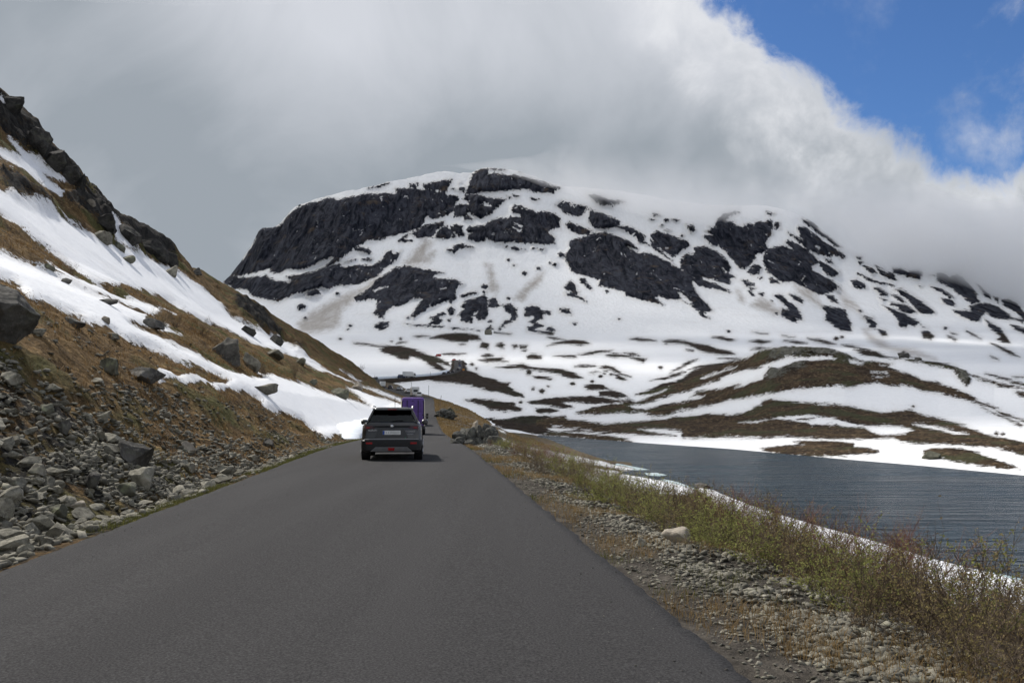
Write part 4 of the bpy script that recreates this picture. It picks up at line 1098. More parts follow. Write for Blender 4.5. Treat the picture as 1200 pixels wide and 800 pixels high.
boulder(142, 290, 11, 10, "rounded mossy stone at the foot of the little snow gully", M_MOSSY, HS, 6)
boulder(123, 282, 24, 14, "grey block under the dark cliff at the upper snow edge", M_STONE, HS, 7)
boulder(108, 238, 10, 7, "pale block perched on the skyline below the crag", M_PALE, HS, 8)
boulder(200, 319, 16, 11, "grey boulder just under the skyline at the top of the upper snow", M_STONE, HS, 9)
boulder(231, 318, 13, 8, "round dark stone standing on the skyline right of the crag", M_DARK, HS, 10)
boulder(58, 313, 12, 7, "mossy stone at the upper tip of the middle snow tongue", M_MOSSY, HS, 11)
boulder(85, 378, 28, 11, "long dark ledge of rock bordering the lowest snow band", M_DARK, HS, 12)
boulder(127, 353, 20, 6, "low flat dark slab between the two lower snow bands", M_DARK, HS, 13)
boulder(77, 328, 12, 6, "small dark stone on the brown strip between snow bands", M_DARK, HS, 14)
boulder(130, 433, 26, 17, "pale lichen covered boulder on the brown slope above the rubble", M_MOSSY, HS, 15)
boulder(167, 444, 44, 15, "long low black boulder left of the tip of the lower snow patch", M_DARK, HS, 16)
boulder(134, 397, 15, 8, "grey stone at the lower rim of the broad snow band", M_STONE, HS, 17)
boulder(267, 420, 40, 28, "biggest dark boulder on the brown slope between the snow bands", M_DARK, HS, 18, sub=5)
boulder(296, 431, 19, 21, "upright grey boulder right beside the biggest dark boulder", M_STONE, HS, 19)
boulder(324, 418, 20, 11, "rounded grey boulder touching the lower edge of the upper snow", M_STONE, HS, 20)
boulder(309, 458, 30, 11, "flat brownish slab lying alone in the lowest snow field", M_STONE, HS, 77, sink=0.3)
boulder(352, 423, 12, 7, "small mossy stone at the snow edge above the car", M_MOSSY, HS, 22)
boulder(367, 448, 12, 6, "low mossy stone on the brown tongue above the lowest snow", M_MOSSY, HS, 23)
boulder(399, 462, 19, 11, "craggy mossy rock at the end of the brown tongue in the snow", M_MOSSY, HS, 24)
boulder(418, 453, 15, 8, "yellowish rock at the lower snow left of the parked queue", M_PALE, HS, 25)
boulder(263, 417, 8, 7, "small pale stone in front of the biggest dark boulder", M_PALE, HS, 26)
boulder(316, 520, 14, 9, "lone dark stone on the bare slope just left of the road", M_DARK, HS, 27)
boulder(300, 539, 10, 7, "dusty grey stone near the gravel edge before the snow", M_STONE, HS, 28)
boulder(223, 528, 15, 11, "brownish stone sitting in the scree above the gravel strip", M_PALE, HS, 29)
boulder(222, 549, 13, 10, "grey stone half sunk in earth above the gravel strip", M_STONE, HS, 30)
boulder(153, 543, 42, 29, "big dark boulder overhanging the rubble beside the road", M_DARK, HS, 31, sub=5)
boulder(166, 564, 28, 20, "grey block below the big overhanging dark boulder", M_STONE, HS, 32)
boulder(145, 576, 32, 13, "tilted flat slab on the rubble under the dark boulder", M_MOSSY, HS, 33, tilt=-0.25)
boulder(111, 566, 21, 18, "dark upright block at the left of the tilted slab", M_DARK, HS, 34)
boulder(46, 556, 21, 13, "grey angular block in the upper rubble near the left edge", M_STONE, HS, 35)
boulder(90, 594, 21, 10, "pale flat stone low on the rubble near the asphalt", M_PALE, HS, 36)
boulder(66, 606, 24, 13, "darkish wedge of stone in the middle of the rubble", M_MOSSY, HS, 37)
boulder(17, 571, 18, 12, "blocky grey stone in the rubble at the left edge", M_STONE, HS, 38)
boulder(75, 508, 18, 14, "dark rounded stone in the earth face above the rubble", M_DARK, HS, 39)
boulder(122, 491, 17, 11, "pale faced stone at the top of the earth face", M_STONE, HS, 40)
boulder(11, 449, 23, 13, "grey slab at the top of the rubble under the huge boulder", M_STONE, HS, 41)
boulder(64, 454, 21, 10, "flat grey slab on the brow of the rubble bank", M_STONE, HS, 42)
boulder(54, 483, 18, 12, "brownish block sticking out of the rubble bank", M_MOSSY, HS, 43)
# right-hand side
boulder(792, 637, 33, 20, "pale brown flat-topped stone on the verge at the edge of the bushes", M_PALE, BS, 51, depth=0.7, sub=4, tilt=0.18)
boulder(750, 638, 13, 10, "rounded grey stone in the gravel left of the pale stone", M_STONE, BS, 52)
boulder(822, 570, 19, 6, "dark wet rock breaking the lake surface off the ice edge", M_DARK, None, 53, P=(0.222 * 84.7, 84.7, LAKE_Z - 0.05), sink=0.1)
boulder(1093, 535, 20, 9, "grey green boulder in the snow on the far lake shore", M_MOSSY, KS, 54)
boulder(731, 463, 9, 5, "dark boulder at the end of the brown hummock in the valley", M_DARK, VS_, 55)
boulder(574, 386, 9, 7, "pointed grey boulder alone on the snow at the mountain foot", M_STONE, VS_, 56)
boulder(1060, 418, 15, 8, "dark angular boulder on the snow just behind the knoll", M_DARK, VS_, 57)
boulder(1076, 420, 8, 4, "low dark boulder to the right of the angular one behind the knoll", M_DARK, VS_, 58)

def outcrop(px, py, wpx, hpx, label, seed, mat, n=9, prof=None):
    """a broken crag: many angular blocks filling a wedge-shaped outline"""
    p = locate(BV, BP, px, py)
    s = p[1] / 1000
    w_, h_ = wpx * s, hpx * s
    r = np.random.default_rng(seed)
    prof = prof or ([0, .2, .5, .8, 1], [.6, 1, 1, .9, .5])
    VS2, FS2, off = [], [], 0
    for k in range(n):
        q = (k + r.uniform(0.2, 0.8)) / n
        top = h_ * float(np.interp(q, prof[0], prof[1]))
        for lev in range(3):
            bw = w_ / n * r.uniform(0.9, 2.2)
            bh = top * r.uniform(0.30, 0.48)
            V_, F_ = rock_shape(seed * 131 + k * 7 + lev, 3, 14, 0.10, (bw, bw * r.uniform(0.6, 1.1), bh))
            a = r.uniform(-0.5, 0.5)
            V_ = np.stack([V_[:, 0] * math.cos(a) - V_[:, 2] * math.sin(a), V_[:, 1], V_[:, 0] * math.sin(a) + V_[:, 2] * math.cos(a)], 1)
            V_ = V_ + np.array([(q - 0.5) * w_, (0.15 * lev - 0.1) * w_ * 0.6 + r.uniform(-.05, .05) * w_, top * (0.12 + 0.27 * lev) - h_ * 0.05])
            VS2.append(V_); FS2.append(F_ + off); off += len(V_)
    o = link_mesh("rock_outcrop", np.vstack(VS2), np.vstack(FS2), mat)
    o.location = p
    tag(o, label, "rock")
    return o
M_CRAG = stone_material("outcrop_rock", (0.040, 0.040, 0.038), (0.125, 0.123, 0.110), (0.21, 0.205, 0.18), 1.6, 0.15, 0.05)
outcrop(558, 519, 56, 25, "jagged dark grey rock outcrop on the verge above the snow tongue", 5, M_CRAG, 13, ([0, .15, .4, .62, .72, .85, 1], [.45, .7, .75, 1.0, 1.05, .8, .25]))
boulder(557, 503, 10, 13, "pale pointed rock standing up behind the jagged outcrop", M_PALE, BS, 61)
outcrop(523, 487, 18, 10, "low grey rocks on the grassy verge beside the leaning stake", 6, M_CRAG, 5)
boulder(530, 489, 11, 13, "squat grey boulder at the right of the low verge rocks", M_MOSSY, BS, 62)
for k, (px, py, w1, h1, lb) in enumerate(((14, 128, 34, 26, "topmost dark crag at the left picture edge"), (40, 165, 34, 30, "dark crag second from the top of the left skyline"), (58, 190, 30, 30, "dark crag with a steep face in the middle of the left skyline"), (80, 208, 26, 24, "broken dark crag above the upper snow patch"), (93, 215, 14, 22, "overhanging dark block at the lower end of the crags"), (150, 276, 40, 22, "low dark cliff under the left skyline above the broad snow"), (178, 292, 38, 26, "dark cliff face right of the low cliff on the left skyline"), (197, 305, 22, 24, "overhanging black crag nose on the left skyline"), (122, 262, 30, 20, "dark rock step at the foot of the upper crags"), (290, 388, 20, 12, "dark rock face under the skyline halfway down the ridge"), (322, 398, 24, 14, "dark rocky step in the brown ridge above the upper snow"))):
    boulder(px, py, w1 * 1.0, h1 * 0.72, lb, M_CLIFF, HS, 200 + k, "rock", 5, name="crag", sink=0.75, depth=0.8)

# loose stones: the biggest as things of their own, the rest as one mass
def hill_scatter(n, y0, y1, lat0, lat1, seed, power=1.0):
    r = np.random.default_rng(seed)
    y = y0 + (y1 - y0) * r.random(n) ** power
    lat = lat0 + (lat1 - lat0) * r.random(n)
    u = lat / (ridge_T(y) - HALF)
    V, snow, rock, rub = hill_point(y, u)
    return V, snow, rub, lat, y
V_, snow_, rub_, lat_, y_ = hill_scatter(5200, 6, 46, 0.4, 12, 5, 1.25)
mixed_ = sd_union(project(V_), MIXED, 20.0)
prob = np.where(rub_ > 0, np.where(lat_ > 4.2, 0.34, 0.9), np.where(mixed_ > 0, 0.30, 0.03)) * (snow_ < -2)
keep = np.where(rng.random(len(V_)) < prob)[0]
sizes = np.clip(rng.lognormal(math.log(0.072), 0.45, len(keep)), 0.04, 0.22)
pxs = sizes / V_[keep, 1]
order = np.argsort(-pxs)[:255]
for k in order:
    i = keep[k]
    o = bpy.data.objects.new("stone", STONE_MESHES[int(rng.integers(14))])
    s_ = sizes[k]
    o.scale = (s_ * rng.uniform(0.8, 1.35), s_ * rng.uniform(0.8, 1.3), s_ * rng.uniform(0.5, 0.95))
    o.location = V_[i] + np.array([0, 0, s_ * 0.30])
    o.rotation_euler = (rng.uniform(-0.5, 0.5), rng.uniform(-0.5, 0.5), rng.uniform(0, 6.28))
    COL.objects.link(o)
    la, yy = lat_[i], V_[i][1]
    where_, grp_ = (("at the foot of the rubble along the asphalt edge", "stones along the foot of the rubble") if la < 1.3 else
              ("in the upper rubble bank under the huge boulder", "stones of the upper rubble bank") if la > 4.2 and yy < 22 else
              ("on the bare brown slope beyond the rubble", "stones on the bare slope") if yy >= 22 else
              ("in the nearest part of the loose rubble", "stones of the nearest rubble") if yy < 12.5 else
              ("in the loose rubble below the overhanging boulder", "stones of the middle rubble"))
    tag(o, ("larger angular grey stone " if sizes[k] > 0.115 else "small angular grey stone ") + where_, "stone", grp_ + (", larger" if sizes[k] > 0.115 else ", small"))

SMALL = [rock_shape(700 + k, 1, 8, 0.04, (1, 1, 1), (0.30, 0.70)) for k in range(8)]
def stone_mass(name, pos, size, mat, label_kind='stuff', flat=0.7, seed=1, tone_amp=0.35):
    r = np.random.default_rng(seed)
    n = len(pos)
    vs_, fs_, ts_, off = [], [], [], 0
    which = r.integers(0, 8, n)
    for k in range(8):
        sel = np.where(which == k)[0]
        if not len(sel): continue
        V0, F0 = SMALL[k]
        m = len(sel)
        sc = size[sel, None] * np.stack([r.uniform(0.8, 1.4, m), r.uniform(0.8, 1.3, m), r.uniform(0.5, 1.0, m) * flat], 1)
        a, b, c_ = r.uniform(-0.5, 0.5, m), r.uniform(-0.5, 0.5, m), r.uniform(0, 6.28, m)
        Q = V0[None] * sc[:, None, :]
        x, y, z = Q[..., 0], Q[..., 1], Q[..., 2]
        y, z = y * np.cos(a)[:, None] - z * np.sin(a)[:, None], y * np.sin(a)[:, None] + z * np.cos(a)[:, None]
        x, z = x * np.cos(b)[:, None] + z * np.sin(b)[:, None], -x * np.sin(b)[:, None] + z * np.cos(b)[:, None]
        x, y = x * np.cos(c_)[:, None] - y * np.sin(c_)[:, None], x * np.sin(c_)[:, None] + y * np.cos(c_)[:, None]
        W = np.stack([x, y, z], 2) + pos[sel][:, None, :] + np.array([0, 0, 1]) * (size[sel] * 0.25)[:, None, None]
        nv = len(V0)
        vs_.append(W.reshape(-1, 3))
        fs_.append((F0[None] + (off + np.arange(m) * nv)[:, None, None]).reshape(-1, 3))
        ts_.append(np.repeat(r.uniform(-tone_amp, tone_amp, m), nv))
        off += m * nv
    o = link_mesh(name, np.vstack(vs_), np.vstack(fs_), mat, attrs={'tone': np.concatenate(ts_)})
    return tag(o, kind=label_kind)
# rubble bank: small stones between the big ones
pos, siz = [], []
for n, y0, y1, l0, l1, sd_, lo, hi, pw in ((26000, 5, 30, 0.15, 8.5, 11, 0.022, 0.10, 1.4), (9000, 12, 62, 0.1, 2.6, 12, 0.02, 0.075, 1.0), (9000, 10, 50, 2, 13, 13, 0.025, 0.11, 1.0)):
    V_, snow_, rub_, lat_, y_ = hill_scatter(n, y0, y1, l0, l1, sd_, pw)
    mixed_ = sd_union(project(V_), MIXED, 20.0)
    patch = fbm(V_ / 1.6, 3, 140)
    p_ = np.where(rub_ > 0, np.where(lat_ > 4.2, 0.42, 0.95), np.where((lat_ < 2.2) & (y_ > 12), 0.75, np.where(mixed_ > 0, 0.45, 0.06))) * (snow_ < -2)
    p_ = p_ * smooth01(patch, -0.55, 0.15) * (lat_ > 0.12 + 0.25 * rng.random(len(lat_)))
    k_ = rng.random(len(V_)) < p_
    pos.append(V_[k_]); siz.append(np.exp(rng.uniform(math.log(lo), math.log(hi), k_.sum())))
stone_mass("rubble", np.vstack(pos), np.concatenate(siz), M_STONE, seed=21)
# gravel shoulder on the right
n = 60000
y_ = 3.2 + 46 * rng.random(n) ** 1.7
t_ = 0.12 + 2.1 * rng.random(n)
Vb, snb = bank_point(y_, t_)
patch = fbm(Vb / 0.8, 3, 150)
prof = smooth01(t_, 0.25, 0.9) * smooth01(-t_, -2.5, -1.5)
k_ = rng.random(n) < np.maximum((0.10 + 0.90 * prof) * smooth01(patch, -0.8, 0.0), 0.30 * (t_ < 1.0))
stone_mass("gravel", Vb[k_], np.exp(rng.uniform(math.log(0.008), math.log(0.05), k_.sum())) * (0.5 + 0.5 * smooth01(t_[k_], 0.3, 1.2)), M_STONE, seed=22, flat=0.6)
n = 500
y_ = 4 + 32 * rng.random(n) ** 1.4
off_ = np.abs(rng.normal(0, 0.28, n)) + 0.02
sd_ = np.where(rng.random(n) < 0.5, -1.0, 1.0)
o_ = sd_ * (HALF - off_)
grit = np.stack([road_x(y_) + o_, y_, road_z(y_) + 0.07 - 0.045 * (o_ / HALF) ** 2], 1)
stone_mass("grit", grit, np.exp(rng.uniform(math.log(0.003), math.log(0.010), n)), M_DARK, seed=24, flat=0.7)
# bigger single stones in the gravel
n = 600
y_ = 3.6 + 26 * rng.random(n) ** 1.4
t_ = 0.8 + 1.3 * rng.random(n)
Vb, snb = bank_point(y_, t_)
s_ = np.clip(rng.lognormal(math.log(0.036), 0.35, n), 0.02, 0.062)
for i in np.argsort(-(s_ / y_))[:45]:
    o = bpy.data.objects.new("stone", STONE_MESHES[int(rng.integers(14))])
    o.scale = (s_[i] * 1.2, s_[i], s_[i] * 0.65)
    o.location = Vb[i] + np.array([0, 0, s_[i] * 0.2])
    o.rotation_euler = (rng.uniform(-0.4, 0.4), rng.uniform(-0.4, 0.4), rng.uniform(0, 6.28))
    COL.objects.link(o)
    tag(o, "broken grey stone in the gravel strip between asphalt and lakeside bushes", "stone", "stones of the right-hand gravel strip")

# ------------------------------------------------------------------ grass and heather
def leaf_mat(name, c0, c1, scale=3.0, trans=0.35):
    m, t = mat_new(name)
    co = t.coords('Object')
    n = t.noise(co, scale, 3)
    at_ = t.attr('tone')
    c = t.mix(t.math('ADD', t.ramp(n, 0.3, 0.7, 0.0, 0.6), t.math('MULTIPLY', at_, 0.6), clamp=True), c0, c1)
    p = t.principled(c, 0.75, None, **{'Specular IOR Level': 0.15})
    tr = t.n('ShaderNodeBsdfTranslucent')
    t.L(c, tr.inputs['Color'])
    mx = t.n('ShaderNodeMixShader')
    mx.inputs[0].default_value = trans
    t.L(p.outputs[0], mx.inputs[1]); t.L(tr.outputs[0], mx.inputs[2])
    out = [n_ for n_ in t.t.nodes if n_.type == 'OUTPUT_MATERIAL'][0]
    t.L(mx.outputs[0], out.inputs['Surface'])
    return m
M_DRY = leaf_mat("dry_grass", (0.16, 0.105, 0.045), (0.33, 0.235, 0.115))
M_GREENGRASS = leaf_mat("green_grass", (0.065, 0.075, 0.02), (0.15, 0.14, 0.04))
M_HEATH = leaf_mat("heath_grass", (0.10, 0.060, 0.027), (0.29, 0.185, 0.080), 0.8)
def blades(name, pos, h, width, mat, per, lean, seed, spread=0.06):
    r = np.random.default_rng(seed)
    n = len(pos) * per
    base = np.repeat(pos, per, 0) + np.concatenate([r.normal(0, spread, (n, 2)), np.full((n, 1), -0.01)], 1)
    hh = np.repeat(h, per) * r.uniform(0.55, 1.15, n)
    a = r.uniform(0, 6.28, n)
    ln = np.abs(r.normal(0, lean, n)) + 0.1
    d = np.stack([np.cos(a), np.sin(a), 0 * a], 1)
    side = np.stack([-np.sin(a + 0.6), np.cos(a + 0.6), 0 * a], 1) * (width * np.repeat(np.maximum(1, pos[:, 1] / 14), per))[:, None]
    mid = base + d * (hh * ln * 0.35)[:, None] + np.array([0, 0, 1]) * (hh * 0.6)[:, None]
    tip = base + d * (hh * ln)[:, None] + np.array([0, 0, 1]) * (hh * (1 - 0.25 * ln))[:, None]
    V = np.stack([base - side, base + side, mid + side * 0.7, mid - side * 0.7, tip], 1).reshape(-1, 3)
    i = np.arange(n) * 5
    F = np.concatenate([np.stack([i, i + 1, i + 2], 1), np.stack([i, i + 2, i + 3], 1), np.stack([i + 3, i + 2, i + 4], 1)])
    o = link_mesh(name, V, F, mat, attrs={'tone': np.repeat(r.uniform(-0.3, 0.7, n), 5)})
    return tag(o, kind='stuff')
# right verge, dry
n = 9000
y_ = 3.4 + 66 * rng.random(n) ** 1.5
t_ = 0.06 + 2.3 * rng.random(n)
Vb, snb = bank_point(y_, t_)
pt = fbm(Vb / 1.7, 3, 160)
k_ = (rng.random(n) < smooth01(pt, -0.15, 0.35) * np.where(t_ < 0.5, 0.8, 1.0)) & (snb < -2) & (Vb[:, 1] > 6.5 - 1.5 * t_)
blades("dry_grass", Vb[k_], np.full(k_.sum(), 0.15), 0.0024, M_DRY, 7, 0.7, 31)
n = 1300
y_ = 6 + 50 * rng.random(n) ** 1.3
t_ = 0.02 + 1.5 * rng.random(n) ** 2
Vb, snb = bank_point(y_, t_)
pt = fbm(Vb / 2.1 + 7, 3, 161)
k_ = (pt > 0.12) & (snb < -2)
blades("green_grass", Vb[k_], np.full(k_.sum(), 0.11), 0.0024, M_GREENGRASS, 8, 0.6, 32)
# far verge and grassy spur
n = 9000
y_ = 48 + 170 * rng.random(n) ** 1.2
t_ = 0.2 + 24 * rng.random(n) ** 1.6
Vb, snb = bank_point(y_, t_)
k_ = (snb < -3) & (Vb[:, 2] > LAKE_Z + 0.25)
blades("dry_grass", Vb[k_], np.full(k_.sum(), 0.28), 0.004, M_DRY, 4, 0.6, 33, 0.15)
# left edge, a thin green strip
n = 2600
y_ = 11 + 44 * rng.random(n)
lt = 0.02 + 0.5 * rng.random(n) ** 1.3
u_ = lt / (ridge_T(y_) - HALF)
Vh, sn_, rk_, rb_ = hill_point(y_, u_)
pt = fbm(Vh / 2.4, 3, 165)
k_ = (rng.random(n) < smooth01(pt, -0.35, 0.2)) & (sn_ < -1)
blades("green_grass", Vh[k_], np.full(k_.sum(), 0.10), 0.0026, M_GREENGRASS, 7, 0.6, 34)
# heath on the left slope
n = 30000
y_ = 9 + 80 * rng.random(n) ** 1.35
lt = 1.5 + 27 * rng.random(n)
u_ = lt / (ridge_T(y_) - HALF)
Vh, sn_, rk_, rb_ = hill_point(y_, u_)
mx_ = sd_union(project(Vh), MIXED, 20.0)
pt = fbm(Vh / 1.5, 4, 170)
k_ = (sn_ < -2) & (rb_ < 0) & (rk_ < -3) & (rng.random(n) < smooth01(pt, -0.45, 0.25) * np.where(mx_ > 0, 0.55, 1.0))
blades("heath_grass", Vh[k_], np.full(k_.sum(), 0.19), 0.0042, M_HEATH, 5, 0.9, 35, 0.12)

# ------------------------------------------------------------------ bushes
M_TWIG = leaf_mat("brown_twigs", (0.085, 0.064, 0.048), (0.18, 0.135, 0.098), 2.0, 0.0)
M_TWIG_RED = leaf_mat("red_brown_twigs", (0.13, 0.060, 0.044), (0.25, 0.125, 0.088), 2.0, 0.0)
M_LEAF_G = leaf_mat("willow_leaves", (0.19, 0.205, 0.062), (0.42, 0.42, 0.15), 1.2, 0.55)
M_LEAF_O = leaf_mat("olive_leaves", (0.19, 0.155, 0.065), (0.37, 0.31, 0.14), 1.2, 0.5)
M_LEAF_B = leaf_mat("bud_leaves", (0.19, 0.140, 0.075), (0.34, 0.26, 0.13), 1.2, 0.45)
M_LEAF_Y = leaf_mat("yellow_catkins", (0.24, 0.15, 0.03), (0.40, 0.27, 0.06), 1.2, 0.4)
def bush_meshes(seed, stems, twigs, leaves, leaf_size, spread, thick):
    r = np.random.default_rng(seed)
    V, F, LV, LF = [], [], [], []
    tips = []
    def tube(pts, r0, r1):
        pts = np.array(pts)
        n_ = len(pts)
        b0 = len(V)
        for k, p in enumerate(pts):
            d = pts[min(k + 1, n_ - 1)] - pts[max(k - 1, 0)]
            d /= np.linalg.norm(d) + 1e-9
            s1 = np.cross(d, [0.3, 0.8, 0.5]); s1 /= np.linalg.norm(s1) + 1e-9
            s2 = np.cross(d, s1)
            rad = r0 + (r1 - r0) * k / (n_ - 1)
            for q in range(3):
                a = q * 2.094
                V.append(p + (s1 * math.cos(a) + s2 * math.sin(a)) * rad)
        for k in range(n_ - 1):
            for q in range(3):
                a, b = b0 + k * 3 + q, b0 + k * 3 + (q + 1) % 3
                F.append((a, b, b + 3, a + 3))
    for s in range(stems):
        a = r.uniform(0, 6.28)
        el_ = r.uniform(0.35, 1.35)
        d = np.array([math.cos(a) * math.cos(el_) * spread, math.sin(a) * math.cos(el_) * spread, math.sin(el_)])
        p = np.array([r.normal(0, 0.10), r.normal(0, 0.10), -0.04])
        L = r.uniform(0.55, 1.0)
        pts = [p.copy()]
        for k in range(5):
            d = d + r.normal(0, 0.16, 3) + np.array([0, 0, 0.05])
            d /= np.linalg.norm(d)
            p = p + d * L / 5
            pts.append(p.copy())
        tube(pts, thick, thick * 0.4)
        for q in range(twigs):
            k = r.integers(1, 6)
            st = pts[k] if k < 6 else pts[-1]
            dd = d * 0.7 + r.normal(0, 0.5, 3) + np.array([0, 0, 0.35])
            dd /= np.linalg.norm(dd)
            l2 = L * r.uniform(0.18, 0.42)
            m1 = st + dd * l2 * 0.5 + r.normal(0, 0.012, 3)
            e1 = st + dd * l2 + r.normal(0, 0.03, 3)
            tube([st, m1, e1], thick * 0.45, thick * 0.22)
            tips.append((m1, e1))
    tips_n = len(tips)
    for k in range(leaves):
        m1, e1 = tips[r.integers(tips_n)]
        c = m1 + (e1 - m1) * r.uniform(-0.3, 1.1) + r.normal(0, 0.012, 3)
        n_ = r.normal(size=3); n_ /= np.linalg.norm(n_)
        s1 = np.cross(n_, r.normal(size=3)); s1 /= np.linalg.norm(s1) + 1e-9
        s2 = np.cross(n_, s1)
        ls = leaf_size * r.uniform(0.6, 1.3)
        b0 = len(LV)
        LV.extend([c - s1 * ls, c + s2 * ls * 0.45, c + s1 * ls, c - s2 * ls * 0.45])
        LF.append((b0, b0 + 1, b0 + 2, b0 + 3))
    def mk(nm, v, f, seed2):
        me = bpy.data.meshes.new(nm)
        me.from_pydata([tuple(map(float, q)) for q in v], [], f)
        me.update()
        return me
    return mk("stems", V, F, 1), (mk("leaves", LV, LF, 2) if leaves else None)
KINDS_B = {
    'green': (M_TWIG, M_LEAF_G, "leafy green willow bush among the lakeside thicket", "green willow bushes of the lakeside thicket", [bush_meshes(1000 + k, 18, 12, 1300, 0.021, 1.0, 0.005) for k in range(3)]),
    'olive': (M_TWIG, M_LEAF_O, "olive brown bush with sparse leaves in the lakeside thicket", "olive brown bushes of the lakeside thicket", [bush_meshes(1010 + k, 20, 14, 900, 0.018, 1.0, 0.005) for k in range(3)]),
    'bare': (M_TWIG_RED, M_LEAF_B, "reddish brown bare twigged bush on the lake side of the thicket", "reddish bare bushes of the lakeside thicket", [bush_meshes(1020 + k, 18, 20, 420, 0.012, 0.8, 0.0048) for k in range(3)]),
    'yellow': (M_TWIG, M_LEAF_Y, "bush with yellow catkins at the back of the lakeside thicket", "yellow bushes of the lakeside thicket", [bush_meshes(1030, 12, 10, 420, 0.016, 0.9, 0.005)]),
    'brown': (M_TWIG, M_LEAF_B, "low brown twiggy bush in the foremost part of the lakeside thicket", "brown twiggy bushes of the lakeside thicket", [bush_meshes(1040 + k, 22, 16, 700, 0.015, 1.15, 0.0048) for k in range(3)]),
}
for kd, (tm, lm, _, _, mm) in KINDS_B.items():
    for a, b in mm:
        a.materials.append(tm)
        if b: b.materials.append(lm)
def bush(kind, p, s, label=None, group=None):
    tm, lm, lab, grp, mm = KINDS_B[kind]
    e = bpy.data.objects.new("bush", None)
    COL.objects.link(e)
    e.location = p
    e.rotation_euler = (0, 0, random.uniform(0, 6.28))
    e.scale = (s * random.uniform(0.9, 1.2), s * random.uniform(0.9, 1.2), s * random.uniform(0.85, 1.1))
    tag(e, label or lab, "bush", group or grp)
    a, b = random.choice(mm)
    for nm, me in (("stems", a), ("leaves", b)):
        if me is None: continue
        c = bpy.data.objects.new(nm, me)
        COL.objects.link(c)
        c.parent = e
    return e
cnt = 0
placed = []
tries = 0
while cnt < 290 and tries < 6000:
    tries += 1
    y = 3.4 + 70 * random.random() ** 1.75
    front = float(np.interp(y, [3, 8, 13, 20, 40, 75], [1.55, 1.45, 1.45, 1.25, 1.2, 1.0]))
    t = front + (float(np.interp(y, [3, 8, 20, 40, 75], [4.2, 4.8, 4.4, 2.9, 2.0]))) * random.random()
    if any((y - a) ** 2 + (t - b) ** 2 < (0.42 + 0.006 * y) ** 2 for a, b in placed):
        continue
    placed.append((y, t))
    V1, sn1 = bank_point(y, t)
    q = project(V1)[0]
    back = (t - front) / 4.0
    if q[0] > 1330: continue
    rr = random.random()
    if q[0] > 1060: kind = 'brown' if rr < 0.52 else ('olive' if rr < 0.80 else ('green' if rr < 0.90 else 'bare'))
    elif back > 0.5 and q[0] > 820: kind = 'bare' if rr < 0.72 else ('yellow' if 950 < q[0] < 1060 and rr < 0.92 else 'brown')
    elif y > 28: kind = 'bare' if rr < 0.38 else ('brown' if rr < 0.6 else ('olive' if rr < 0.78 else 'green'))
    elif back < 0.35: kind = 'green' if rr < 0.46 else ('olive' if rr < 0.80 else 'brown')
    else: kind = 'olive' if rr < 0.42 else ('green' if rr < 0.64 else ('brown' if rr < 0.85 else 'bare'))
    s = random.uniform(0.66, 0.94) * float(np.interp(y, [3, 7, 12, 26, 50, 75], [0.98, 1.0, 1.0, 0.84, 0.64, 0.56]))
    if kind == 'bare' and 820 < q[0] < 1090: s *= 1.32
    if back < 0.12: s *= 0.7
    zone = ("near right corner", "near corner") if y < 9.5 else (("just past the pale stone", "middle near") if y < 17 else (("beside the lake snow", "middle far") if y < 30 else ("at the far end", "far end")))
    fr = "front row" if back < 0.4 else "lake side"
    lk = {'green': "leafy green willow bush", 'olive': "olive brown sparsely leafed bush", 'bare': "reddish bare twigged bush", 'yellow': "bush with yellow catkins", 'brown': "low brown twiggy bush"}[kind]
    bush(kind, V1[0] + np.array([0, 0, -0.02]), s, f"{lk} in the thicket's {fr}, {zone[0]}", f"{lk}es, {fr}, {zone[1]}")
    cnt += 1
for px, py, s, lab in ((192, 380, 1.1, "grey twiggy bush under the second snow band on the left slope"), (236, 390, 1.5, "row end bush below the broad snow on the left slope"), (310, 438, 1.9, "low grey bush right of the upright grey boulder"), (345, 440, 2.0, "twiggy bush on the brown tongue above the lowest snow"), (86, 318, 0.9, "dark bush poking out of the snow near the upper brown strip"), (205, 383, 1.3, "pale twiggy bush beside the dark block on the left slope"), (425, 428, 2.6, "dark low bush on the far skyline of the left slope"), (40, 222, 1.6, "dark bush between the two uppermost snow patches")):
    bush('brown', locate(HV, HP, px, py), s, lab, "bushes on the left slope")
